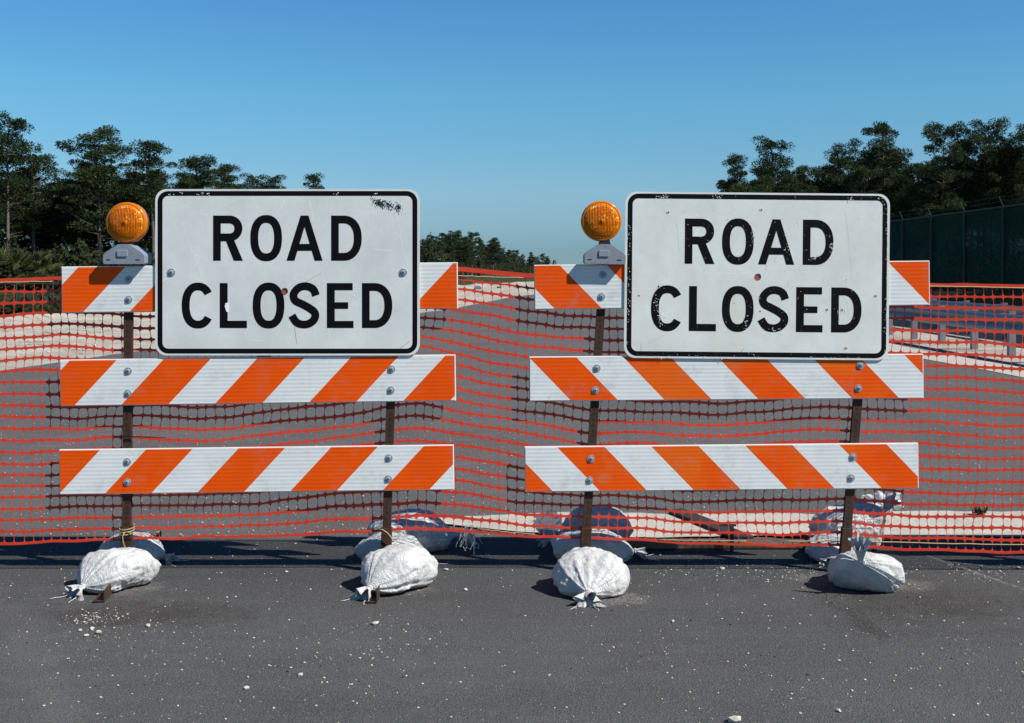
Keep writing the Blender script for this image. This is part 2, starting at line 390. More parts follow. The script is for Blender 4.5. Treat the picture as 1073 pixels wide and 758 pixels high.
# ------------------------------------------------------------------ barricades
def bolt(parent, x, z, y=0.0, r=.0178):
    m = MB(); m.lathe([(.0005, -.0024), (r*.97, -.0024), (r, -.0016), (r, 0)], 24)
    m.lathe([(.0005, -.0080), (r*.25, -.0078), (r*.5, -.0066), (r*.6, -.0034)], 18)
    d = MB(); d.lathe([(.0005, -.0086), (r*.2, -.0086), (r*.2, -.0074)], 8)
    d2 = MB(); d2.v = m.v+d.v; d2.f = m.f+[tuple(i+len(m.v) for i in f) for f in d.f]
    me = bpy.data.meshes.new('bolt'); me.from_pydata([tuple(v) for v in d2.v], [], d2.f)
    me.materials.append(M['zinc']); me.materials.append(M['zinc_dark'])
    for p in me.polygons:
        if p.index >= len(m.f): p.material_index = 1
    return _relink(parent, me, (x, y, z))
def _relink(parent, me, loc):
    o = bpy.data.objects.new('bolt', me); COL.objects.link(o); o.parent = parent; o.location = loc; return o
UN = 1/(3.577*229.3)     # one lettering unit in metres
def arc_pts(cx, cy, rx, ry, a0, a1, n=26, e=2.0):
    out = []
    for i in range(n+1):
        a = math.radians(a0+(a1-a0)*i/n); c, s_ = math.cos(a), math.sin(a)
        out.append((cx+rx*math.copysign(abs(c)**(2/e), c), cy+ry*math.copysign(abs(s_)**(2/e), s_)))
    return out
def crom(P, k=6):
    out = []
    for i in range(len(P)-1):
        p0, p1, p2, p3 = P[max(i-1, 0)], P[i], P[i+1], P[min(i+2, len(P)-1)]
        for j in range(k):
            t = j/k
            out.append(tuple(.5*((2*p1[d])+(-p0[d]+p2[d])*t+(2*p0[d]-5*p1[d]+4*p2[d]-p3[d])*t*t+(-p0[d]+3*p1[d]-3*p2[d]+p3[d])*t**3) for d in (0, 1)))
    out.append(P[-1]); return out
def glyph(mb, ch, x0, y0, w, h, s=29.5):
    """strokes in lettering units, each a hair proud of the last so none are flush"""
    k = [0]
    T = lambda p: ((x0+p[0])*UN, (y0+p[1])*UN)
    def band(pts, closed=False, ww=s):
        y = -.0006-.00012*k[0]; k[0] += 1; mb.band([T(p) for p in pts], ww*UN, closed, y, 0.0)
    def quad(pts):
        y = -.0006-.00012*k[0]; k[0] += 1; mb.prism([T(p) for p in pts], y, 0.0)
    q = s/2
    if ch == 'O': band(arc_pts(w/2, h/2, w/2-q, h/2-q+2, 0, 360, 48, 2.35)[:-1], True)
    elif ch == 'C': band(arc_pts(w/2+2, h/2, w/2-q+4, h/2-q+2, 36, 324, 44, 2.3))
    elif ch == 'D':
        quad([(0, 0), (s*.97, 0), (s*.97, h), (0, h)])
        band([(s*.9, h-q)]+arc_pts(w*.40, h/2, w*.60-q, h/2-q, 90, -90, 30, 2.25)+[(s*.9, q)])
    elif ch == 'L': quad([(0, 0), (s, 0), (s, h), (0, h)]); quad([(s*.9, 0), (w, 0), (w, s*.92), (s*.9, s*.92)])
    elif ch == 'E':
        quad([(0, 0), (s, 0), (s, h), (0, h)])
        for a, b, e in ((0, s*.9, w), (h/2-s*.42, h/2+s*.42, w*.80), (h-s*.9, h, w*.97)): quad([(s*.9, a), (e, a), (e, b), (s*.9, b)])
    elif ch == 'R':
        quad([(0, 0), (s*.97, 0), (s*.97, h), (0, h)])
        band([(s*.9, h-q)]+arc_pts(w*.55, h*.715, w*.45-q, h*.285-q, 90, -90, 20, 2.1)+[(s*.9, h*.43+q)])
        quad([(w*.42, h*.47), (w-s*1.08, 0), (w+2, 0), (w*.42+s*1.08, h*.47)])
    elif ch == 'A':
        quad([(0, 0), (s*1.02, 0), (w/2+s*.42, h), (w/2-s*.5, h)]); quad([(w-s*1.02, 0), (w, 0), (w/2+s*.5, h), (w/2-s*.42, h)])
        quad([(w*.24, h*.22), (w*.76, h*.22), (w*.70, h*.22+s*.88), (w*.30, h*.22+s*.88)])
    elif ch == 'S':
        band(crom([(103, 122), (92, 146), (66, 157), (38, 151), (19, 128), (24, 104), (50, 90), (76, 76), (98, 58), (98, 36), (80, 18), (55, 13), (30, 21), (12, 47)], 5))
def rrect(w, h, r, n=8):
    out = []
    for cx, cz, a0 in ((w/2-r, h/2-r, 0), (-w/2+r, h/2-r, 90), (-w/2+r, -h/2+r, 180), (w/2-r, -h/2+r, 270)):
        for i in range(n+1):
            a = math.radians(a0+90*i/n); out.append((cx+r*math.cos(a), cz+r*math.sin(a)))
    return out
def make_sign(root, RO, cx, cy, roll, kind, w=1.2135, h=.763):
    Y = D-.0045; c = W(cx, cy, Y)
    wm, ink = (M['sign_a'], M['black_a']) if kind == 'a' else (M['sign_b'], M['black_b'])
    m = MB(); m.prism(rrect(w, h, .052), -.004, .0)
    li, dk, cr, rg = MB(), MB(), MB(), MB(); kids = []
    pm = m; m = MB(); m.band(rrect(w-.0445, h-.0400, .038), .0225, True, -.0043, -.0038); kids.append(('border', m, (0, 0, 0)))
    cxu, cyu = 541.5, 341.5; dx = 7 if kind == 'b' else 0
    r1 = [('R', 262, 372), ('O', 402, 521), ('A', 538, 674), ('D', 706, 821)]
    r2 = [('C', 146, 260), ('L', 287, 389), ('O', 411, 530), ('S', 546, 660), ('E', 690, 790), ('D', 822, 936)]
    for row, bot, hh in ((r1, 298, 170), (r2, 551, 169)):
        m = MB()
        for ch, a, b in row: glyph(m, ch, a-cxu+(dx if row is r1 else 0), cyu-bot, b-a, hh)
        kids.append(('lettering', m, (0, -.004, 0)))
    # real holes read as dark/orange dots: bolts, rivets, knocks
    rnd = random.Random(5 if kind == 'a' else 9)
    def disc(mb, x, y, r, y0=-.00505, n=14, sq=1): mb.prism([(x*UN+r*math.cos(2*PI*k/n)*(1+.25*rnd.uniform(-1, 1)*sq), y*UN+r*math.sin(2*PI*k/n)*(1+.25*rnd.uniform(-1, 1)*sq)) for k in range(n)], y0, -.0038)
    def scr(mb, x0, y0, pts, wd, yy=-.0042):
        P = crom([((x-cxu)*UN, (cyu-y)*UN) for x, y in pts], 4); mb.band(P, wd, False, yy, -.0038)
    if kind == 'a':
        for pts in ([(150,155),(165,215),(195,290),(228,378)], [(135,95),(160,92),(195,100)], [(175,125),(210,120),(260,132)], [(250,120),(310,85),(370,55)], [(190,275),(225,285)],
                    [(412,55),(425,95),(445,118)], [(500,118),(520,95),(530,62)], [(622,70),(632,110),(640,150)], [(700,250),(735,330),(800,372)], [(930,95),(960,150),(975,260),(998,320)],
                    [(945,190),(968,210)], [(540,400),(560,370),(580,350)], [(400,535),(385,590),(460,600)], [(690,510),(700,585)], [(98,460),(120,445)], [(100,618),(150,600),(185,575)], [(85,500),(90,550)],
                    [(70,375),(110,355),(125,352)], [(770,415),(830,450)], [(385,345),(440,370)], [(160,380),(240,384)], [(865,255),(940,262)]):
            scr(li, 0, 0, pts, .0018 if rnd.random() < .5 else .0012)
        for _ in range(46):
            x, y = rnd.uniform(85, 1000), rnd.uniform(65, 620); a = rnd.uniform(0, PI); l = rnd.uniform(6, 26)
            scr(li, 0, 0, [(x, y), (x+l*math.cos(a)*.5, y+l*math.sin(a)*.5+2), (x+l*math.cos(a), y+l*math.sin(a))], .0010)
        scr(dk, 0, 0, [(608,380),(640,360),(668,345)], .0012); scr(dk, 0, 0, [(568,545),(572,580),(578,612)], .0013); scr(dk, 0, 0, [(965,628),(1000,602)], .0012)
        for _ in range(420):
            t = rnd.random(); x = 885+rnd.gauss(0, 13) if t < .55 else 925+rnd.gauss(0, 10) if t < .8 else 958+rnd.gauss(0, 7); y = 80+rnd.gauss(0, 8)+(x-885)*.25
            disc(dk, x-cxu, cyu-y, rnd.uniform(.0006, .0026), n=6)
        for x, y in ((100, 45), (135, 45), (240, 46), (210, 44), (725, 46), (880, 45)):
            for _ in range(5): disc(li, x+rnd.gauss(0, 9)-cxu, cyu-y+rnd.gauss(0, 4), rnd.uniform(.0008, .003), -.0046, n=6)
        # bite out of the L
        li.prism([((x-cxu)*UN, (cyu-y)*UN) for x, y in ((319, 455), (308, 458), (306, 470), (312, 490), (319, 492))], -.0053, -.0038)
        bolts = ((105, 342), (977, 342)); hole = (531, 413)
    else:
        for pts in ([(60,394),(110,393),(150,396)], [(232,120),(240,170),(248,250)], [(870,90),(880,160),(898,350)], [(1000,460),(998,600)], [(420,430),(480,415),(560,420)], [(340,330),(430,335),(520,326)],
                    [(600,545),(625,556),(650,550)], [(740,270),(760,282),(800,290)], [(640,480),(655,520)], [(180,430),(176,500),(182,555)], [(130,600),(210,560)], [(250,240),(280,238)]):
            scr(cr if rnd.random() < .4 else li, 0, 0, pts, .0014)
        for _ in range(170):
            x, y = rnd.uniform(80, 1010), rnd.uniform(65, 630)
            disc(rnd.choice((li, li, cr, dk if rnd.random() < .4 else li)), x-cxu, cyu-y, rnd.uniform(.0005, .0019), n=6)
        for x, y, n_, s1, s2 in ((180,500,60,5,26),(165,450,26,5,16),(820,240,30,5,22),(750,275,16,10,5),(525,190,18,5,16),(500,520,18,8,14),(655,235,10,8,18),(600,545,14,24,5),(860,470,16,12,8),(620,560,8,14,3),
                                  (190,50,40,16,5),(60,460,30,4,60),(60,200,16,4,60),(890,52,22,9,6),(1030,220,20,4,40),(1028,400,20,4,90),(400,648,24,140,4),(170,650,14,30,5),(800,648,14,90,4),(1000,60,12,14,9),(390,46,16,10,4)):
            for _ in range(n_): disc(li if rnd.random() < .85 else cr, x+rnd.gauss(0, s1)-cxu, cyu-y+rnd.gauss(0, s2), rnd.uniform(.0006, .0022), -.00515, n=6)
        scr(dk, 0, 0, [(478, 636), (495, 615)], .0014)
        for x, y in ((172, 385), (98, 420), (555, 474)): disc(dk, x-cxu, cyu-y, .0042 if x == 172 else .003)
        for x, y in ((555, 92), (988, 412), (806, 465), (862, 466), (878, 610), (205, 105)):
            disc(cr, x-cxu, cyu-y, .007, -.00508); disc(dk, x-cxu+1, cyu-y-1, .0034, -.00525)
        bolts = (); hole = (545, 345)
    disc(dk, hole[0]-cxu, cyu-hole[1], .0155, -.00520, 18, .3)
    rg.prism([((hole[0]-cxu)*UN+.0125*math.cos(a)-.0015, (cyu-hole[1])*UN+.0125*math.sin(a)-.002) for a in [math.radians(120+15*k) for k in range(15)]], -.00535, -.0046)
    p = multi('sign_panel', [(pm, wm), (li, M['mark_light']), (dk, M['mark_dark']), (cr, M['mark_cream']), (rg, M['core_orange'])], root, c-RO, (0, roll, 0))
    for nm, mb, lc in kids: mb.build(nm, ink, p, lc)
    for x, y in bolts: bolt(p, (x-cxu)*UN, (cyu-y)*UN, -.004, .0185)
    return p
def make_light(root, RO, cx, cyl, tilt, lx=0.0):
    """battery case with a round amber lens"""
    Y = D+.012; base = W(cx, 277, Y)
    m = MB()   # stepped front profile, rounded by a bevel
    half = [(.0, .0), (.088, .0), (.094, .006), (.094, .040), (.086, .050), (.040, .082), (.026, .090), (0, .090)]
    poly = [(x, z) for x, z in half[1:-1]]; poly = poly+[(-x, z) for x, z in reversed(poly)]
    m.prism(poly, -.055, .055)
    slots = MB()
    for x in (-.072, .062): slots.box((x-.008, -.0560, .017), (x+.012, -.0545, .022))
    for x, z in ((-.045, .008), (.012, .008), (0, .079)): slots.box((x-.0018, -.0560, z), (x+.0018, -.0545, z+.003))
    c = multi('battery_case', [(m, M['grey_plastic']), (slots, M['black_rubber'])], root, base-RO, (0, tilt, 0), bevel=.007)
    s_ = MB(); s_.prism(rrect(.048, .030, .005, 4), -.0600, -.050); s_.build('switch_cover', M['grey_plastic'], c, (-.006, 0, .048), bevel=.002)
    # neck
    s_ = MB(); s_.prism([(-.028, .086), (.028, .086), (.020, .120), (-.020, .120)], -.024, .024); s_.build('neck', M['black_rubber'], c)
    R = .0925; l = MB()
    l.lathe([(.001, -.0445), (R*.35, -.0435), (R*.7, -.037), (R*.9, -.027), (R*.93, -.020), (R*.985, -.018), (R, -.012), (R, .012), (R*.985, .018), (R*.93, .02), (R*.9, .027), (R*.7, .037), (R*.35, .044), (.001, .046)], 56)
    lz = (277-cyl)*Y/F
    lens = l.build('lens', M['lens'], c, (lx, 0, lz), smooth=True)
    l = MB(); l.lathe([(R*.90, -.0285), (R*.955, -.0285), (R*1.0, -.022), (R*1.012, -.008), (R*1.012, .008), (R*1.0, .022), (R*.9, .0285)], 56)
    l.f = l.f[:-2]; l.build('lens_rim', M['amber_rim'], c, (lx, 0, lz), smooth=True)
    return c
def barricade(label, rails, ups, feet, sign, light, sdir, wear, dup_of=None):
    RX = sum(u[0][0] for u in ups)/2; RO = Vector(((RX-CXP)*D/F, D, 0))
    root = empty('barricade', RO, label, 'barricade', 'road closed barricades across the road')
    for i, (xl, xr, tl, tr_, bl, br, start, per) in enumerate(rails):
        a = W(xl, bl, D); b = W(xr, br, D); hgt = ((bl-tl)+(br-tr_))/2*D/F; ln = (b-a).length
        roll = -math.atan2(b.z-a.z, b.x-a.x)
        m = MB(); m.box((0, 0, 0), (ln, .0162, hgt))
        r = m.build('rail', M['panel_core'], root, a-RO, (0, roll, 0), bevel=.0025)
        m = MB(); e = .0045; m.box((e, -.0012, e), (ln-e, .0002, hgt-e))
        m.build('striped_sheeting', stripes(sdir, start/228.0, per/228.0, wear, i), r)
        for (p0, p1), bys in ups_bolts(ups, i):
            for by in bys:
                x = p0+(by-430)*(p1-p0)/170.0
                P = W(x, by, D)-a; c, s_ = math.cos(roll), math.sin(roll)
                bolt(r, P.x*c-P.z*s_, P.x*s_+P.z*c, -.0012)
    Yu = D+.0275
    for (x0, x1), bys in [(u[0], u[1]) for u in ups]:
        a = W(x0+(277-430)*(x1-x0)/170.0 if True else x0, 281, Yu); b = W(x1, 602, Yu); b.z = .0
        hw = .0195; hy = .011
        m = MB(); pts = []
        for p in (b, a):
            pts += [(p.x-hw, p.y-hy, p.z), (p.x+hw, p.y-hy, p.z), (p.x+hw, p.y+hy, p.z), (p.x-hw, p.y+hy, p.z)]
        m.hexa([Vector(p)-RO for p in pts]); um = m
        dirv = (a-b).normalized(); mh = MB()
        n = int((a-b).length/.0254)
        for k in range(3, n-1):
            p = b+dirv*(k*.0254)-RO
            mh.prism([(p.x+.0052*math.cos(2*PI*j/8), p.z+.0052*math.sin(2*PI*j/8)) for j in range(8)], p.y-hy-.0007, p.y-hy+.0005)
        multi('upright', [(um, M['rust']), (mh, M['black_rubber'])], root)
        # sleeve at the foot
        hw = .0245; hy = .0145; t = b+dirv*.21; m = MB(); pts = []
        for p in (b, t): pts += [(p.x-hw, p.y-hy, p.z), (p.x+hw, p.y-hy, p.z), (p.x+hw, p.y+hy, p.z), (p.x-hw, p.y+hy, p.z)]
        m.hexa([Vector(p)-RO for p in pts]); m.build('sleeve', M['rust'], root, bevel=.003)
    for (fx, fy), _z, (x0, x1) in feet:
        f = Vector(((fx-CXP)*gd(fy)/F, gd(fy), 0)); bck = Vector(((x1-CXP)*Yu/F, Yu, 0)); d = (bck-f).normalized(); e = bck+d*.62
        n_ = Vector((-d.y, d.x, 0)); m = MB()
        for s0, s1, z0, z1 in ((-.025, .025, .004, .009), (-.025, -.020, .009, .052)):     # steel angle: a flange and a web
            m.hexa([(q+n_*s+Vector((0, 0, z)))-RO for z in (z0, z1) for q, s in ((f, s0), (f, s1), (e, s1), (e, s0))])
        m.build('foot', M['rust'], root, bevel=.001)
    if sign: make_sign(root, RO, *sign)
    if light: make_light(root, RO, *light)
    return root
def ups_bolts(ups, i): return [((u[0][0], u[0][1]), u[1][i]) for u in ups]
b1 = barricade('left barricade with scratched ROAD CLOSED sign that has a black smudge in one corner',
    [(64.5, 480, 280, 274.5, 328.3, 323.7, 37-64.5, 98.2), (63, 477.8, 377, 372, 426, 420.4, 28-63, 98.4), (62.3, 476, 471.3, 466.4, 518.7, 513.6, 110.3-98-62.3, 97.0)],
    [((134, 132.6), ((293, 314), (389, 412.5), (484, 505.5))), ((409, 404), ((), (387, 409), (480, 502)))],
    [((103, 632), 0, (134, 132.6)), ((389, 633), 0, (409, 404))],
    (301.4, 285.5, 0.0, 'a'), (133.8, 233.5, 0.0), 1, .3)
b2 = barricade('slightly leaning barricade on the right with chipped and rust spotted ROAD CLOSED sign',
    [(560, 974.6, 277, 274, 324.7, 320.2, 585.3+45.5-49-560, 98.2), (554.7, 968, 374, 371, 420.8, 417.8, 601.7+46-49-554.7, 98.2), (550, 962.8, 468, 464.7, 516, 512, 629-550, 98.4)],
    [((622.5, 611.5), ((288, 311), (386, 409), (481, 503.5))), ((897.5, 883.5), ((), (383, 407), (479, 501)))],
    [((612, 630), 0, (622.5, 611.5)), ((914, 621), 0, (897.5, 883.5))],
    (793, 289.3, math.radians(.55), 'b'), (633.0, 232.0, math.radians(1.0), -.017), -1, .8)
# a third one stands just outside the right edge: its shadow falls into the picture
b3 = barricade('barricade with ROAD CLOSED sign just beyond the right edge of the view',
    [(1124+k, 1540+k, t, t-3, t+48, t+45, s_, 98.2) for k, t, s_ in ((0, 281, 20), (-2, 378, 60), (-4, 471, 10))],
    [((1195, 1192), ((293, 314), (389, 412), (484, 505))), ((1470, 1465), ((), (387, 409), (480, 502)))],
    [((1190, 632), 0, (1195, 1192)), ((1480, 633), 0, (1470, 1465))],
    (1362, 288, 0.0, 'b'), (1195, 233.5, 0.0), 1, .5)
# ------------------------------------------------------------------ orange mesh fence
X0, X1 = -130, 1640; YF = D+.0455; NR = 23; CW = 9.6
top_t = [(-130, 298), (0, 294), (64, 291.5), (200, 296), (330, 290), (440, 281), (480, 282.5), (560, 289), (640, 296), (760, 303), (880, 298), (975, 298.5), (1073, 300), (1640, 306)]
bot_t = [(-130, 575), (0, 570), (120, 565), (280, 562), (372, 557), (440, 554), (480, 556), (560, 562.5), (660, 565), (720, 569), (815, 571.5), (864, 571), (960, 576), (1073, 579), (1640, 590)]
mid_t = [(-130, 4), (0, 0), (120, 2), (240, 3), (330, -6), (440, -12), (520, -2), (600, 5), (720, 4), (860, -2), (960, 0), (1073, 0), (1640, 0)]
fend = ((X0+X1)/2-CXP)*D/F
fence = empty('mesh_fence', (fend, YF, 0), 'orange plastic mesh fence stretched across the road behind the barricades', 'fence')
FO = Vector((fend, YF, 0))
def fpt(px, v):
    t = lerp_tab(top_t, px); b = lerp_tab(bot_t, px)
    y = t+(b-t)*v+lerp_tab(mid_t, px)*4*v*(1-v)+1.1*math.sin(px*.045+v*9)*math.sin(v*PI)+1.7*noise.noise(Vector((px*.03, v*11, 2)))+2.2*noise.noise(Vector((px*.008, v*4, 12)))*min(1, v*8)*min(1, (1-v)*8)
    pxx = px+4.5*noise.noise(Vector((px*.012, v*5, 0)))+1.8*noise.noise(Vector((px*.09, v*20, 4)))
    yy = YF+.003*noise.noise(Vector((px*.012, v*2.0, 7)))+.002*noise.noise(Vector((px*.05, v*6, 1)))
    return W(pxx, y, yy)-FO
vs = []; fs = []
ncol = int((X1-X0)/CW); NP = 16
hole = []
for k in range(NP):
    a = 2*PI*(k+.5)/NP; c, s_ = math.cos(a), math.sin(a); e = 2/3.9
    hole.append((.5+.477*math.copysign(abs(c)**e, c), .5+.402*math.copysign(abs(s_)**e, s_)))
def outer(k):
    a = 2*PI*(k+.5)/NP; c, s_ = math.cos(a), math.sin(a); q = .5/max(abs(c), abs(s_)); return (.5+q*c, .5+q*s_)
out_ = [outer(k) for k in range(NP)]
# shared strand skeleton: corner points, so neighbours meet
for j in range(NR):
    v0, v1 = j/NR, (j+1)/NR
    if j == 0: v1 = 1/NR
    for i in range(ncol):
        px0 = X0+i*CW; base = len(vs)
        for (u, w) in out_: vs.append(fpt(px0+u*CW, v0+(v1-v0)*w))
        for (u, w) in hole:
            if j == 0: w = .5+(w-.5)*.98+.05
            vs.append(fpt(px0+u*CW, v0+(v1-v0)*w))
        # two missing corner fans: add corners
        cs = []
        for (u, w) in ((1, 1), (0, 1), (0, 0), (1, 0)):
            cs.append(len(vs)); vs.append(fpt(px0+u*CW, v0+(v1-v0)*w))
        for k in range(NP):
            a, b = base+k, base+(k+1) % NP; fs.append((a, b, b+NP, a+NP))
        for q, kk in enumerate((1, 5, 9, 13)):
            a, b = base+kk, base+(kk+1) % NP; fs.append((a, cs[q], b))
m = MB(); m.v = vs; m.f = fs
o = m.build('mesh_panel', M['mesh'], fence)
sol = o.modifiers.new('thick', 'SOLIDIFY'); sol.thickness = .0009; sol.offset = 0; sol.use_even_offset = False
# selvedge bands along the two edges
for v0, wd in ((0, 3.6), (1, 2.6)):
    m = MB(); px = X0
    while px < X1:
        wq = wd*(1.35 if (470 < px < 570 and v0 == 0) else 1)*D/F
        p = fpt(px, v0); m.v += [p+Vector((0, -.002, wq/2)), p+Vector((0, -.002, -wq/2)), p+Vector((0, .002, -wq/2)), p+Vector((0, .002, wq/2))]
        px += 6
    n = len(m.v)//4
    for i in range(n-1):
        for k in range(4): m.f.append((i*4+k, i*4+(k+1) % 4, i*4+4+(k+1) % 4, i*4+4+k))
    m.build('edge_band', M['mesh'], fence)
def rope(pts, r=.0026, name='rope', mat='twine', parent=fence, org=FO):
    m = MB(); P = [W(x, y, yy) for x, y, yy in pts]
    PP = []
    for i in range(len(P)-1):
        for k in range(8): PP.append(P[i].lerp(P[i+1], k/8)+Vector((0, 0, .0012*random.uniform(-1, 1))))
    PP.append(P[-1]); m.tube([p-org for p in PP], r, 6); return m.build(name, M[mat], parent, smooth=True)
yr = YF-.004
rope([(-100, 298, yr), (0, 296, yr), (58, 295, yr)]); rope([(470, 289, yr), (520, 290.5, yr), (575, 292, yr)]); rope([(960, 299.5, yr), (1073, 302, yr), (1200, 305, yr)])
rope([(500, 554, yr), (535, 558, yr), (560, 560, yr)], .002); rope([(690, 566, yr), (740, 566.5, yr), (782, 567, yr)], .0022); rope([(820, 567, yr), (900, 567.5, yr), (1000, 570, yr), (1073, 571, yr), (1180, 574, yr)], .0028)
for px in (X0, X1-6):
    p = W(px, 300, YF+.03)-FO; m = MB(); m.box((p.x-.02, p.y-.02, -.02), (p.x+.02, p.y+.02, 1.45)); m.build('post', M['rust'], fence)
# ------------------------------------------------------------------ sand bags
c_, s__ = math.cos, math.sin
def sandbag(label, px, dep, wid, ln, hgt, yaw, seed, neck='front', tail=.07, z0=0, tailup=0, loc_x=None, pitch=0):
    rnd = random.Random(seed); X = (px-CXP)*dep/F
    root = empty('sandbag', (X, dep, z0), label, 'sandbag', 'white sandbags weighing down the barricade feet', yaw)
    wid *= .96; ln *= .96; hgt *= .84
    NT_, NP_ = 74, 96; m = MB(); off = Vector((seed*3.1, seed*1.7, 0))
    def ring(t):      # t from 0 (neck) to 1 (sewn end)
        if t < .0: return None
        a = min(1, t/.42); rise = math.sin(a*PI/2)**.75
        b = max(0, (t-.60)/.40); wfac = 1-.22*b**2; hfac = (1-b**2.4)**.6 if b < 1 else 0
        return max(.09, rise)*wfac, max(.10, rise)*max(hfac, .06)
    rings = []
    folds = [rnd.uniform(0, 2*PI) for _ in range(3)]; nf = rnd.choice((9, 10, 11, 12))
    for i in range(NT_+1):
        t = (i/NT_)**1.15; wf, hf = ring(t); x = -ln/2+ln*t; row = []
        for k in range(NP_):
            ph = 2*PI*k/NP_; c, s_ = math.cos(ph), math.sin(ph)
            w1 = noise.noise(Vector((c*1.1, s_*1.1, seed*1.3+5))); w2 = noise.noise(Vector((c*2.2, s_*2.2, seed*.7)))
            near = math.exp(-t*(3.2+3.0*w2))*(.55+1.5*max(0, w1+.25))
            q0 = (ph+1.1*w1+.5*w2+.35*t*w2)*nf/2
            ridge = (1-abs(math.sin(q0+folds[0])))*2-.75
            q1 = (ph+.9*w2)*(nf*1.3)/2
            wr = .12*near*ridge+.07*math.exp(-t*3)*((1-abs(math.sin(q1+folds[1]+t*2)))*2-.7)*(w1+.3)
            wr *= min(1, t*16+.45)
            g = 0
            e = 2/2.35; y = wid/2*wf*math.copysign(abs(c)**e, c); z = hgt*.5*hf*math.copysign(abs(s_)**e, s_)
            q = Vector((x*3.2, y*3.2, z*3.2))+off
            lump = .20*noise.noise(q*1.3)+.13*(abs(noise.noise(q*2.3+Vector((0, 4, 0))))-.2)+.06*(abs(noise.noise(q*5.0+Vector((9, 0, 0))))-.2)+.055*(.22-abs(noise.noise(q*9)))+.03*(.2-abs(noise.noise(q*18+Vector((3, 3, 0)))))+.015*noise.noise(q*14)
            f = 1+wr+lump*(1.5 if wf > .3 else .3)
            y *= f; z *= f
            xx = x+.012*noise.noise(q*2.2)
            if t > .93: z += .008*math.sin(y*60+seed)
            row.append(Vector((xx, y, z)))
        rings.append(row)
    # flatten below and give the neck its height
    zn = hgt*(.42+tailup*.5)
    for i, row in enumerate(rings):
        t = (i/NT_)**1.15; a = min(1, t/.38); cz = zn*(1-a)*(.55+.5*tailup)+hgt*.40*(a)
        for p in row:
            z = p.z+cz
            lim = .012
            if z < lim: z = lim-(lim-z)*.12+.0
            p.z = max(.001, z)
    # tail ruffle
    tails = []
    for q in range(9):
        s_ = (q+1)/9; row = []
        for k in range(NP_):
            ph = 2*PI*k/NP_; r0 = wid/2*.10*(1+2.6*s_**1.3)
            r = r0*(1+.35*s_*math.cos(5*ph+folds[0]+2*noise.noise(Vector((c_(ph), s__(ph), seed))))+.5*s_*noise.noise(Vector((c_(ph)*3, s__(ph)*3, seed+s_))))
            bend = s_*s_
            base = rings[0][k]; cx = -ln/2-tail*s_*(1-.75*tailup); cz = zn*(.55+.5*tailup)+tail*s_*tailup*1.05-(1-tailup)*bend*tail*.45
            row.append(Vector((cx+.007*math.cos(7*ph+folds[1])*s_, math.cos(ph)*r*(1-.35*tailup), max(.004, cz+math.sin(ph)*r*.62))))
        tails.append(row)
    allr = list(reversed(tails))+rings
    for row in allr: m.v += row
    for i in range(len(allr)-1):
        for k in range(NP_): a = i*NP_+k; b = i*NP_+(k+1) % NP_; m.f.append((a, b, b+NP_, a+NP_))
    m.f.append(tuple((len(allr)-1)*NP_+k for k in range(NP_)))
    mi = min(v.z for v in m.v)
    for v in m.v: v.z -= mi
    o = m.build('sack', M['bag'], root, rot=(0, pitch, 0), smooth=True)
    # tie round the neck
    tm = MB(); rr = [sum((v.y for v in rings[0]))/NP_, max(v.y for v in rings[0])+.003]
    zc = sum(v.z for v in rings[0])/NP_
    hz = max(v.z for v in rings[0])-zc+.003
    tm.tube([(-ln/2+.002*math.sin(3*a), rr[1]*math.cos(a), zc+hz*math.sin(a)) for a in [2*PI*k/20 for k in range(21)]], .0028, 6)
    for q in range(2):
        tip = [(-ln/2-.004, rr[1]*.5, zc)]
        for k in range(1, 7): tip.append((-ln/2-.018*k+rnd.uniform(-.004, .004), rr[1]*.5+(q*2-1)*.010*k+rnd.uniform(-.004, .004), max(.004, zc-.012*k+.02*tailup*k+rnd.uniform(-.004, .006))))
        tm.tube(tip, .0011, 5)
    tm.build('tie', M['thread'], root, rot=(0, pitch, 0), smooth=True)
    return root
# neck of a bag points along its local -x; yaw 90 deg turns that towards the camera
R = math.radians
sandbag('white sandbag with open ruffled neck, in front at the leftmost barricade leg', 119, 5.00, .29, .34, .215, R(58), 3, tail=.05)
sandbag('half shaded white sandbag behind the leftmost barricade leg, tied with twine', 142, 5.46, .26, .32, .17, R(165), 5, tail=.05)
sandbag('plump white sandbag in front of the left barricade right leg, pointed end to the right', 413, 4.99, .29, .38, .225, R(60), 8, tail=.06)
sandbag('low white sandbag just behind the left barricade right leg', 412, 5.47, .27, .36, .17, R(150), 11, tail=.05)
sandbag('large white sandbag with frayed neck at the rear of the left barricade right leg', 432, 5.66, .34, .44, .255, R(195), 14, tail=.11, tailup=.15)
sandbag('round white sandbag with gathered knot facing the viewer, before the right barricade left leg', 619, 4.93, .31, .38, .245, R(83), 17, tail=.06)
sandbag('long white sandbag striped by mesh shadow behind the right barricade left leg', 622, 5.48, .28, .42, .20, R(185), 20, tail=.05)
sandbag('shaded white sandbag with crumpled neck, rearmost at the right barricade left leg', 622, 5.80, .30, .38, .25, R(20), 23, tail=.13, tailup=.2)
sandbag('white sandbag with upright twisted neck in front of the rightmost leg', 907, 4.99, .30, .34, .215, R(66), 26, tail=.10, tailup=.9)
sandbag('low white sandbag pointing at the road, behind the rightmost leg', 872, 5.50, .25, .34, .16, R(70), 29, tail=.03)
sandbag('white sandbag with flying clear plastic neck at the back of the rightmost leg', 893, 5.76, .30, .38, .27, R(200), 32, tail=.13, tailup=.65)
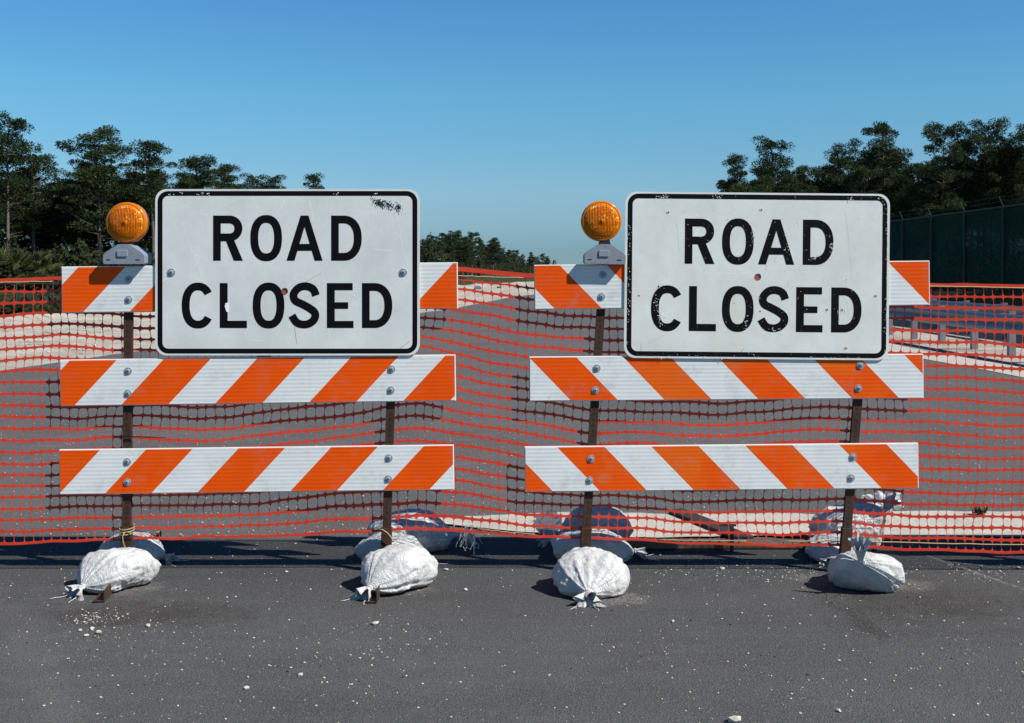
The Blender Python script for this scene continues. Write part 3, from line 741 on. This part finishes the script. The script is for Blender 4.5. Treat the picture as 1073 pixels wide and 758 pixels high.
# twine knotted round the leftmost upright
tw = MB(); Yt = D+.0275; c0 = W(133, 556, Yt)
pts = []
for k in range(46):
    a = k/15*2*PI; pts.append((.033*math.cos(a), .033*math.sin(a), .022-.0008*k+.006*math.sin(a+1)))
tw.tube(pts, .0024, 6)
tw.tube([(0, -.034, 0), (-.008, -.036, -.02), (-.005, -.037, -.045), (.004, -.037, -.07), (.012, -.036, -.10)], .0022, 6)
tw.tube([(.01, -.034, 0), (.035, -.03, -.006), (.06, -.026, -.012), (.085, -.02, -.012)], .0022, 6)
tag(tw.build('twine', M['twine'], None, c0, smooth=True), 'pale twine knotted round the rusty foot of the leftmost upright', 'twine')
tw = MB(); c0 = W(404, 558, Yt)
tw.tube([(-.03, -.03, .022), (-.01, -.034, .02), (.012, -.034, .006), (.028, -.032, -.014), (.042, -.03, -.035)], .0026, 6)
tag(tw.build('twine', M['twine'], None, c0, smooth=True), 'short loop of twine on the right upright of the left barricade', 'twine')
tw = MB(); c0 = W(128, 457.5, D+.012)
tw.tube([(-.03, -.005, .001), (.05, -.004, 0), (.13, -.002, -.003), (.20, .0, -.006)], .0028, 6)
tag(tw.build('cable_tie', M['black_rubber'], None, c0, smooth=True), 'thin black cable tie sticking out from the leftmost upright between two rails', 'cable tie')
# loose threads of torn sack hanging from the fence foot
th = MB()
for k in range(16):
    p = [Vector((random.uniform(-.03, .03), random.uniform(-.01, .01), .05))]
    for q in range(6): p.append(p[-1]+Vector((random.uniform(-.014, .014), random.uniform(-.006, .006), random.uniform(-.026, -.006))))
    th.tube(p, .0009, 4)
th.tube([(.012, 0, .02), (.014, 0, -.02), (.011, 0, -.06), (.013, 0, -.085)], .0016, 4)
tag(th.build('loose_threads', M['thread'], None, W(494, 562, D+.14)), 'frayed white plastic threads dangling below the fence in the gap between the barricades', 'threads')
def plastic(px, py, dep, sz, label, seed, flat=.6):
    m = MB(); n = 22; off = Vector((seed, seed*2, 0))
    for i in range(n+1):
        for k in range(n):
            th_ = PI*i/n; ph = 2*PI*k/n; d = Vector((math.sin(th_)*math.cos(ph), math.sin(th_)*math.sin(ph)*.6, math.cos(th_)*flat))
            r = sz*(1+.75*noise.noise(d*2.2+off)+.45*(abs(noise.noise(d*5+off))-.2)); m.v.append(d*r)
    for i in range(n):
        for k in range(n): m.f.append((i*n+k, i*n+(k+1) % n, (i+1)*n+(k+1) % n, (i+1)*n+k))
    o = m.build('torn_sack', M['clear'], None, W(px, py, dep)); return tag(o, label, 'torn plastic')
t = NT('thin translucent plastic'); t.setb(Base_Color=(.82, .84, .87), Roughness=.25, Alpha=.55); M['clear'] = t.m
plastic(926, 526, 5.98, .085, 'scrap of clear torn plastic caught above the rightmost sandbags', 4)
plastic(575, 548, 5.72, .06, 'crumpled white plastic scrap beside the rear bag of the right barricade left leg', 8, .8)
# boards lying in the joint
a = W(640, 577, gd(577)); m = MB(); m.box((-.30, 0, 0), (.86, .09, .028))
tag(m.build('wooden_board', M['wood'], None, (.86, 5.66, .0045), (0, 0, R(.3)), bevel=.003), 'weathered brown board lying along the joint between the barricade legs', 'board')
p0 = Vector(((708-CXP)*6.5/F, 6.50, .0)); p1 = Vector(((782-CXP)*5.82/F, 5.82, .0)); d = (p1-p0); m = MB(); m.box((0, -.045, 0), (d.length, .045, .022))
tag(m.build('rubber_strip', M['black_board'], None, (p0.x, p0.y, .006), (R(4), R(-.0), math.atan2(d.y, d.x)), bevel=.003), 'flat black strip lying askew on the pale concrete behind the fence', 'strip')
m = MB(); m.box((-.008, -.008, 0), (.008, .008, .13)); m.box((-.07, -.006, .125), (.02, .006, .135))
tag(m.build('stake', M['black_board'], None, ((767-CXP)*5.63/F, 5.63, 0)), 'short black stake standing by the end of the wooden board', 'stake')
# ------------------------------------------------------------------ stones and grit
def stone_verts(r, rnd):
    phi = (1+5**.5)/2; vs = []
    for v in ((-1,phi,0),(1,phi,0),(-1,-phi,0),(1,-phi,0),(0,-1,phi),(0,1,phi),(0,-1,-phi),(0,1,-phi),(phi,0,-1),(phi,0,1),(-phi,0,-1),(-phi,0,1)):
        q = Vector(v).normalized()*r*rnd.uniform(.65, 1.2); vs.append((q.x*1.15, q.y, q.z*.62))
    return vs
ICO = [(0,11,5),(0,5,1),(0,1,7),(0,7,10),(0,10,11),(1,5,9),(5,11,4),(11,10,2),(10,7,6),(7,1,8),(3,9,4),(3,4,2),(3,2,6),(3,6,8),(3,8,9),(4,9,5),(2,4,11),(6,2,10),(8,6,7),(9,8,1)]
def grit(name, n, rng, rr, mat, cluster=()):
    rnd = random.Random(rng); m = MB()
    for i in range(n):
        y = 2.6+3.7*rnd.random()**.8; x = rnd.uniform(-.62, .62)*y
        if cluster and rnd.random() < .35:
            c = rnd.choice(cluster); x = c[0]+rnd.gauss(0, c[2]); y = c[1]+rnd.gauss(0, c[2])
        r = rr[0]+(rr[1]-rr[0])*rnd.random()**3.5; z = .0 if y < 5.9 else -.006
        rot = Matrix.Rotation(rnd.uniform(0, 6.28), 3, 'Z')
        m.add([rot @ Vector(v)+Vector((x, y, z+r*.35)) for v in stone_verts(r, rnd)], ICO)
    return tag(m.build(name, mat), kind='stuff')
cl = [(-1.68, 4.55, .06), (-1.5, 4.3, .15), (1.35, 5.2, .12), (1.75, 5.3, .12), (.95, 5.3, .14), (-.5, 4.2, .2), (.9, 4.0, .4), (-1.0, 3.9, .4), (2.2, 5.25, .1), (1.6, 4.0, .35)]
grit('pale_grit', 3800, 3, (.0012, .0052), M['stone'], cl)
grit('dark_grit', 500, 4, (.0015, .0055), M['dark_stone'], cl)
m = MB(); rnd = random.Random(31)
for i in range(2600):       # grit on the road beyond the fence
    y = 5.95+9*rnd.random()**1.7; x = rnd.uniform(-.5, .5)*y; r = rnd.uniform(.0018, .0055)
    m.add([Vector(v)+Vector((x, y, .001+r*.3)) for v in stone_verts(r, rnd)], ICO)
tag(m.build('road_grit', M['stone']), kind='stuff')
stones = [(88, 653, 6), (96, 660, 8), (84, 662, 7), (103, 664, 10), (91, 667, 7), (155, 657, 9), (258, 722, 8), (315, 708, 8), (393, 655, 11), (770, 757, 20), (879, 746, 8), (468, 598, 7), (757, 597, 7), (1067, 596, 7), (488, 619, 6), (705, 652, 6), (300, 600, 5)]
stones = [(x, y, s_*.68) for x, y, s_ in stones]
txt = {(393, 655): 'cream stone on the asphalt below the bags of the left barricade right leg', (770, 757): 'largest pale stone at the bottom edge of the asphalt', (468, 598): 'white chip of stone right of the left barricade sandbags'}
for x, y, s_ in stones:
    d_ = gd(y); m = MB(); m.add(stone_verts(s_*.5*d_/F*1.1, random.Random(x*7+y)), ICO)
    o = m.build('stone', M['stone'], None, ((x-CXP)*d_/F, d_, s_*.5*d_/F*.5)); o.rotation_euler = (0, 0, x)
    if (x, y) in txt: tag(o, txt[(x, y)], 'stone', 'pale stones on the asphalt')
    elif x < 110: tag(o, 'pale stone in the small heap on the asphalt below the leftmost sandbag', 'stone', 'pale stones on the asphalt')
    else: tag(o, 'small pale stone lying alone on the front asphalt', 'stone', 'pale stones on the asphalt')
# ------------------------------------------------------------------ guardrails and green fence on the right
def guardrail(label, X, y0, y1, ztop, curve, step=1.9):
    root = empty('guardrail', (X, (y0+y1)/2, 0), label, 'guardrail', 'guardrails along the right edge of the road'); RO = root.location.copy()
    prof = [(0, .0), (-.035, -.03), (-.055, -.07), (-.035, -.11), (.0, -.155), (-.035, -.20), (-.055, -.24), (-.035, -.28), (0, -.31)]
    m = MB(); ys = [y0+(y1-y0)*i/40 for i in range(41)]
    for y in ys:
        cx = X+curve(y)
        for dx, dz in prof: m.v.append(Vector((cx+dx, y, ztop+dz))-RO)
        for dx, dz in reversed(prof): m.v.append(Vector((cx+dx+.006, y, ztop+dz))-RO)
    n = 2*len(prof)
    for i in range(40):
        for k in range(n): m.f.append((i*n+k, i*n+(k+1) % n, (i+1)*n+(k+1) % n, (i+1)*n+k))
    m.build('beam', M['guard'], root)
    y = y0+.6
    while y < y1:
        cx = X+curve(y); p = MB(); p.box((cx+.01, y-.06, ztop-.30), (cx+.15, y+.06, ztop+.0)); p.build('post', M['guard'], root, -RO)
        q = MB(); q.box((cx+.152, y-.05, -.03), (cx+.26, y+.05, ztop+.03)); q.build('post', M['guard'], root, -RO)
        y += step
    return root
gcurve = lambda y: max(0, y-30)**2*.006
guardrail('nearer grey guardrail on posts along the right kerb', 8.0, 9, 46, .70, gcurve, 1.5)
guardrail('farther grey guardrail on posts, in front of the green screened fence', 9.75, 9, 46, .72, gcurve)
gf = empty('screen_fence', (12.2, 30, 0), 'tall dark green screened fence behind the guardrails at the right', 'fence'); GO = gf.location.copy()
m = MB(); m.box((12.19, 4, .04), (12.21, 62, 2.98)); m.build('screen', M['screen'], gf, -GO)
y = 4
while y <= 62.1:
    m = MB(); m.tube([(12.15, y, -.05), (12.15, y, 3.0)], .038, 8); m.tube([(12.15, y, 3.0), (12.04, y, 3.24)], .010, 5); m.build('post', M['green_post'], gf, -GO); y += 2.4
m = MB(); m.tube([(12.15, 4, 2.98), (12.15, 62, 2.98)], .022, 6); m.tube([(12.15, 4, .1), (12.15, 62, .1)], .02, 6); m.build('top_rail', M['green_post'], gf, -GO)
m = MB()
for q in range(2): m.tube([(12.11-.06*q, 4+i*2, 3.10+.11*q+.015*math.sin(i*1.7)) for i in range(30)], .0045, 4)
m.build('wire', M['green_post'], gf, -GO)
# low green fence across the woods' edge at the left
lf = empty('wire_fence', (-14, 36, 0), 'low green wire fence on the sand edge before the woods at the left', 'fence'); LO = lf.location.copy()
m = MB()
for i in range(14):
    x = -22+i*.95*1.1; y = 36+.3*math.sin(i); m.tube([(x, y, -.05), (x, y, 1.05)], .03, 6)
m.build('post', M['green_post'], lf, -LO)
m = MB()
for z in (.98, .62, .25): m.tube([(-22+i*1.045, 36+.3*math.sin(i), z) for i in range(14)], .014, 5)
m.build('wire', M['green_post'], lf, -LO)
# odds and ends far down the sand
for x, y, w_, h_, mt, lb, ct in ((501, 303.5, 7, 3.4, 'guard', 'small grey box standing on the sand far down the road', 'box'), (523, 303, 5, 2, 'black_board', 'low black bundle on the sand far down the road', 'bundle'), (541, 302.5, 6, 2.6, 'block', 'pale concrete block on the sand far down the road', 'block')):
    d_ = gd(y); a = W(x, y, d_); m = MB(); ww = w_*d_/F; hh = h_*d_/F
    m.box((-ww/2, -ww/3, 0), (ww/2, ww/3, hh*.75)); m.box((-ww*.45, -ww*.3, hh*.755), (ww*.30, ww*.3, hh))
    tag(m.build({'box': 'utility_box', 'bundle': 'bundle', 'block': 'concrete_block'}[ct], M[mt], None, (a.x, a.y, .03), bevel=.03), lb, ct)
m = MB(); rnd = random.Random(44)
for i in range(420):
    y = rnd.uniform(17, 36); x = -7.2-(y-16)*-.13-rnd.random()**1.3*14; r = .008+.04*rnd.random()**3
    m.add([Vector(v)+Vector((x, y, .06+r*.3)) for v in stone_verts(r, rnd)], ICO)
tag(m.build('rubble', M['stone']), kind='stuff')
# weed in the joint
m = MB(); rnd = random.Random(2)
for k in range(46):
    a = rnd.uniform(0, 6.28); l = rnd.uniform(.02, .07); p = Vector((rnd.gauss(0, .015), rnd.gauss(0, .01), 0)); q = p+Vector((math.cos(a)*l*.6, math.sin(a)*l*.6, l)); s_ = Vector((-math.sin(a), math.cos(a), 0))*.007
    m.add([p, (p+q)/2+s_, q, (p+q)/2-s_], [(0, 1, 2, 3)])
tag(m.build('weed', M['palm'], None, ((1027-CXP)*6.45/F, 6.45, .0)), 'small yellowing weed growing from the pavement joint at the right', 'weed')
# ------------------------------------------------------------------ trees
def pine_data(seed, Ht=14.0, spread=2.6, start=.45, dens=1.0, size=1.0, mat='pine', lean=0):
    rnd = random.Random(seed); tr = MB(); cr = MB()
    bend = Vector((rnd.uniform(-.5, .5), rnd.uniform(-.5, .5), 0))
    def axis(t): return Vector((0, 0, Ht*t))+bend*(t*t+.25*math.sin(t*6+seed))
    tr.tube([axis(i/14)-Vector((0, 0, .1 if i == 0 else 0)) for i in range(15)], [.17*(1-.86*i/14)*Ht/14 for i in range(15)], 7)
    def tuft(c, r, n):
        n = int(n*dens*2.1)
        for _ in range(n):
            d = Vector((rnd.gauss(0, 1), rnd.gauss(0, 1), rnd.gauss(0, .8)+.25)).normalized(); rad = r*rnd.random()**.45
            p = c+Vector((d.x, d.y, d.z*.62))*rad; L_ = rnd.uniform(.13, .25)*size
            d2 = (d+Vector((rnd.uniform(-.6, .6), rnd.uniform(-.6, .6), rnd.uniform(-.3, .7)))).normalized()
            s_ = d2.orthogonal().normalized(); s_ = Matrix.Rotation(rnd.uniform(0, 6.28), 3, d2) @ s_*.040*size
            cr.add([p, p+d2*L_*.5+s_, p+d2*L_, p+d2*L_*.5-s_], [(0, 1, 2, 3)])
    nl = int(50*(1.1-start)*1.15)
    for i in range(nl):
        t = start+(1-start)*(i+rnd.random()*.8)/nl; t = min(t, .985); u = (t-start)/(1-start)
        reach = spread*(math.sin(min(1, u*1.5+.28)*PI*.55+.15)*(1.05-u*.62))*rnd.uniform(.4, 1.3)
        az = i*2.4+rnd.uniform(-.6, .6); b = axis(t); rise = rnd.uniform(.1, .5)+.3*u
        e = b+Vector((math.cos(az)*reach, math.sin(az)*reach, reach*rise))
        tr.tube([b, b.lerp(e, .5)+Vector((0, 0, -.08*reach)), e], [.055*Ht/14, .035*Ht/14, .014], 5, False)
        if rnd.random() < .12 and u < .35: continue
        tuft(e, rnd.uniform(.42, .86)*size, 112)
        if reach > 1.0: tuft(b.lerp(e, .62)+Vector((rnd.uniform(-.3, .3), rnd.uniform(-.3, .3), .15)), rnd.uniform(.4, .7)*size, 95)
        if reach > 1.5 and rnd.random() < .7: tuft(e+Vector((rnd.uniform(-.9, .9), rnd.uniform(-.9, .9), rnd.uniform(-.3, .5))), rnd.uniform(.35, .6)*size, 60)
    tuft(axis(1.0), .55*size, 90)
    # dead twigs under the crown
    for _ in range(9):
        t = rnd.uniform(.2, start+.1); az = rnd.uniform(0, 6.28); b = axis(t); l = rnd.uniform(.4, 1.4)
        tr.tube([b, b+Vector((math.cos(az)*l, math.sin(az)*l, rnd.uniform(-.1, .4)))], [.02, .008], 4, False)
    def me(mb, nm, mt):
        d = bpy.data.meshes.new(nm); d.from_pydata([tuple(v) for v in mb.v], [], mb.f); d.materials.append(mt); return d
    return me(tr, 'trunk', M['bark']), me(cr, 'crown', M[mat]), Ht
KIND = []
specs = [(2.9, .42), (2.2, .50), (3.3, .34), (1.9, .56), (2.6, .28), (2.4, .45), (3.0, .50), (2.1, .36)]
for i, (sp, st) in enumerate(specs): KIND.append(pine_data(100+i, 14, sp, st, 1.0, 1.0, 'pine' if i % 2 == 0 else 'pine_b'))
def pine(px, ytop, dist, k, label, group, wide=1.0):
    tr, cr, Ht = KIND[k % len(KIND)]; Hh = H+(HY-ytop)*dist/F; s_ = Hh/(Ht+.75)
    root = empty('pine_tree', ((px-CXP)*dist/F, dist, -.02), label, 'pine tree', group, random.uniform(0, 6.28))
    sx_ = 1.16*wide*((.55+.45*s_) if s_ < 1 else s_**.5)
    root.scale = (sx_, sx_, s_)
    for nm, d_ in (('trunk', tr), ('crown', cr)):
        o = bpy.data.objects.new(nm, d_); COL.objects.link(o); o.parent = root
    return root
left = [(8, 122, 92, 1, 1.0, 'tallest pine at the far left edge with a thin bare trunk'),
        (37, 161, 98, 0, 1.0, 'broad pine with rounded crown right of the tallest left pine'),
        (62, 184, 104, 5, .9, 'lower pine in the dip between the two big left crowns'),
        (104, 137, 96, 2, 1.05, 'widest pine on the left, its crown above the first warning light'),
        (84, 168, 101, 7, .9, 'pine with a ragged left side against the widest left pine'),
        (160, 145, 98, 3, 1.0, 'slender pine with a peaked crown just left of the first sign'),
        (143, 178, 103, 5, .9, 'small pine between the widest left pine and the peaked one'),
        (205, 163, 104, 6, .95, 'pine topping the upper left corner of the first sign'),
        (232, 173, 108, 0, .9, 'low bushy pine right of the one topping the sign corner'),
        (260, 184, 112, 4, .9, 'pine crown barely showing above the first sign, second from its right end'),
        (285, 183, 113, 7, .8, 'last pine crown of the left wood above the first sign'),
        (329, 180, 128, 3, .75, 'lone small pine tuft poking above the middle of the first sign')]
for px, yt, d_, k, w_, lb in left: pine(px, yt, d_, k, lb, 'pines of the wood on the left', w_)
fill_l = 'pine standing deeper in the left wood, its crown merged with its neighbours'
rnd = random.Random(77)
for i in range(48):
    px = -70+i*8+rnd.uniform(-6, 6); env = lerp_tab([(-80, 150), (10, 172), (60, 200), (105, 172), (160, 186), (220, 188), (290, 200), (320, 212)], px)
    pine(px, env+rnd.uniform(-6, 24), rnd.uniform(100, 128), rnd.randrange(8), fill_l, 'pines of the wood on the left', rnd.uniform(.8, 1.05))
for px, yt, d_ in [(-60, 140, 90), (-110, 120, 85), (-160, 150, 88)]+[(-170-22*i, 120+60*random.random(), random.uniform(88, 120)) for i in range(26)]: pine(px, yt, d_, rnd.randrange(8), 'pine just beyond the left edge of the view', 'pines of the wood on the left')
right = [(769, 160, 120, 3, .75, 'small pine forming the left end of the wood on the right'), (757, 186, 118, 5, .6, 'lowest pine at the very left end of the right wood'),
         (811, 146, 116, 1, .9, 'round topped pine, second from the left end of the right wood'), (838, 176, 118, 4, .8, 'low pine in the dip right of the round topped one'),
         (886, 152, 112, 2, .8, 'flat topped dark pine above the right half of the second sign'), (868, 176, 116, 0, .8, 'pine filling the left flank of the flat topped dark pine'),
         (927, 129, 104, 1, .9, 'peaked pine above the right corner of the second sign'), (986, 128, 98, 6, .8, 'tall pine with open crown above the green fence'),
         (958, 168, 102, 5, .8, 'lower pine between the two tallest right pines'), (1008, 143, 100, 3, .8, 'narrow pine between the open crowned pine and the tallest right one'), (1030, 127, 98, 0, .75, 'tall bushy pine rising second from the right edge'),
         (1056, 141, 97, 7, .8, 'pine crown leaning to the right edge above the fence'), (1077, 138, 96, 2, .9, 'pine cut by the right edge of the view')]
for px, yt, d_, k, w_, lb in right: pine(px, yt, d_, k, lb, 'pines of the wood on the right', w_)
fill_r = 'pine standing deeper in the right wood, its crown merged with its neighbours'
for i in range(48):
    px = 775+i*7.6+rnd.uniform(-5, 5); env = lerp_tab([(770, 195), (812, 176), (850, 188), (890, 165), (930, 155), (960, 185), (985, 160), (1040, 158), (1075, 165), (1200, 160)], px)
    pine(px, env+rnd.uniform(-6, 24), rnd.uniform(98, 126), rnd.randrange(8), fill_r, 'pines of the wood on the right', rnd.uniform(.75, 1.0))
# far row that shrinks towards the vanishing point
far = [(445, 252), (455, 247), (463, 243), (475, 242), (486, 248), (495, 243), (503, 251), (512, 256), (519, 248), (527, 260), (534, 262), (541, 262), (548, 266), (556, 264), (562, 269), (568, 266), (574, 271), (581, 273)]
for i, (px, yt) in enumerate(far):
    d_ = 9.6*F/(HY-yt)
    for q in range(3 if px < 560 else 2):
        pine(px+(q and rnd.uniform(-6, 6)), yt+q*rnd.uniform(2, 6), d_*rnd.uniform(.95, 1.06), rnd.randrange(8), 'pine in the far row dwindling down the road between the two signs', 'far pines down the road', .8)
for i in range(26):
    px = 325+i*5+rnd.uniform(-2, 2); yt = lerp_tab([(320, 225), (380, 236), (450, 256)], px)+rnd.uniform(0, 12); d_ = 9.8*F/(HY-yt)
    pine(px, yt, d_, rnd.randrange(8), 'pine hidden mostly behind the first sign at the start of the far row', 'far pines down the road', .85)
# leafy masses
def leafmass(name, boxes, mat, seed, n, sz, label=None):
    rnd = random.Random(seed); m = MB()
    for (x0, y0, x1, y1, h0) in boxes:
        area = max(1, abs(x1-x0))
        for _ in range(int(n*area)):
            t = rnd.random(); x = x0+(x1-x0)*t; yb = y0+(y1-y0)*t+rnd.uniform(-1.5, 1.5)
            hh = h0*(.55+.8*abs(noise.noise(Vector((x*.35, yb*.2, seed))))+.35*noise.noise(Vector((x*1.4, yb, seed))))
            z = hh*rnd.random()**.8; a = Vector((rnd.gauss(0, 1), rnd.gauss(0, 1), rnd.gauss(0, 1)+.4)).normalized(); s_ = a.orthogonal().normalized()*sz*.35
            p = Vector((x, yb, z)); L_ = sz*rnd.uniform(.6, 1.3)
            m.add([p, p+a*L_*.5+s_, p+a*L_, p+a*L_*.5-s_], [(0, 1, 2, 3)])
    return tag(m.build(name, mat), kind='stuff')
leafmass('undergrowth', [(-60, 66, -16, 62, 1.3), (-52, 50, -13, 40, .5), (-46, 88, -14, 88, 3.6), (-50, 100, -12, 106, 5.5), (-60, 128, -8, 132, 7.0)], M['bush'], 3, 420, .34)
leafmass('undergrowth', [(-22, 115, -8, 190, 3.0), (-16, 262, -8, 330, 6.5), (-10, 400, 4, 460, 6.5), (0, 600, 22, 700, 7)], M['bush'], 5, 420, .7)
leafmass('undergrowth', [(15, 82, 60, 70, 2.6), (18, 98, 62, 96, 4.2), (24, 128, 80, 126, 8)], M['bush'], 6, 300, .36)
leafmass('grass', [(-26, 40, -13, 36, .3)], M['bush'], 8, 500, .2)
def palmetto(px, d_, h_, seed, label):
    rnd = random.Random(seed); m = MB()
    for f_ in range(26):
        az = rnd.uniform(0, 6.28); el = rnd.uniform(.2, 1.35); c = Vector((math.cos(az)*math.cos(el), math.sin(az)*math.cos(el), math.sin(el)))*h_*rnd.uniform(.6, .95)
        side = Vector((-math.sin(az), math.cos(az), 0)); n_ = c.normalized()
        for q in range(11):
            b = (q-5)/5*1.25; d2 = (n_*math.cos(b)+side*math.sin(b)).normalized(); L_ = h_*.42; w_ = side.cross(d2).normalized()*.02*h_+d2.orthogonal().normalized()*.018*h_
            m.add([c, c+d2*L_*.5+w_, c+d2*L_-Vector((0, 0, .08*h_)), c+d2*L_*.5-w_], [(0, 1, 2, 3)])
    root = empty('palmetto', ((px-CXP)*d_/F, d_, 0), label, 'palm', 'palmettos at the edge of the left wood')
    m.build('fronds', M['palm'], root); t_ = MB(); t_.tube([(0, 0, 0), (.03, 0, h_*.35)], [.14, .1], 7); t_.build('trunk', M['bark'], root)
palmetto(34, 64, 2.2, 1, 'yellowish palmetto with fan leaves in front of the left wood'); palmetto(6, 62, 2.3, 2, 'palmetto cut by the left edge, before the wood')
palmetto(52, 68, 1.7, 3, 'smaller palmetto right of the yellowish one')
# ------------------------------------------------------------------ light, sky, camera
sun_dir = Vector((.85, -.44, 1.0)).normalized()
el = math.asin(sun_dir.z); az = math.atan2(sun_dir.x, sun_dir.y)
w = bpy.data.worlds.new('World'); S.world = w; w.use_nodes = True; nt = w.node_tree
sky = nt.nodes.new('ShaderNodeTexSky'); sky.sky_type = 'NISHITA'; sky.sun_disc = False; sky.sun_elevation = el; sky.sun_rotation = az
sky.air_density = .9; sky.dust_density = 0; sky.ozone_density = 6; sky.altitude = 0
hs = nt.nodes.new('ShaderNodeHueSaturation'); hs.inputs['Saturation'].default_value = 1.2; nt.links.new(sky.outputs[0], hs.inputs['Color'])
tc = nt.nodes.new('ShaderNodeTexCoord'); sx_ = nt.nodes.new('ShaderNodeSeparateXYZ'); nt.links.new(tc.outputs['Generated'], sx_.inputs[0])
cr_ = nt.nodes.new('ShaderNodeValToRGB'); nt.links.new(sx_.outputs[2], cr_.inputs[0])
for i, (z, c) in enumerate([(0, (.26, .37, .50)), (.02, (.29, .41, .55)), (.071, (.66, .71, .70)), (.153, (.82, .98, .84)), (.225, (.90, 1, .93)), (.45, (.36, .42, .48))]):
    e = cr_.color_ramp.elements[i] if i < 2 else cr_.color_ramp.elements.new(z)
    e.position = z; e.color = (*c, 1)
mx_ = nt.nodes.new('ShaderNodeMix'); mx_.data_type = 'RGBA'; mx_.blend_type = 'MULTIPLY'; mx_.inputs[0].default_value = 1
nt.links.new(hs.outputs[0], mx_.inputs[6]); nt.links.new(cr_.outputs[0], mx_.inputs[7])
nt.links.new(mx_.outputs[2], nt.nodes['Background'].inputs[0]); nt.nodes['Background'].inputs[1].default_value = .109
sl = bpy.data.lights.new('sun', 'SUN'); sl.energy = 5.0; sl.angle = R(.53); sl.color = (1, .955, .89)
so = bpy.data.objects.new('sun', sl); COL.objects.link(so); so.rotation_euler = sun_dir.to_track_quat('Z', 'Y').to_euler(); so.location = (20, -10, 24)
cam = bpy.data.cameras.new('camera'); co = bpy.data.objects.new('camera', cam); COL.objects.link(co)
co.location = (0, 0, H); co.rotation_euler = (R(90), 0, 0)
cam.sensor_fit = 'HORIZONTAL'; cam.sensor_width = 36; cam.lens = F/1073*36; cam.shift_y = -(379-HY)/1073; cam.clip_end = 20000; cam.clip_start = .05
S.camera = co
S.render.engine = 'CYCLES'
S.view_settings.view_transform = 'Standard'; S.view_settings.look = 'None'; S.view_settings.exposure = .30; S.view_settings.gamma = 1
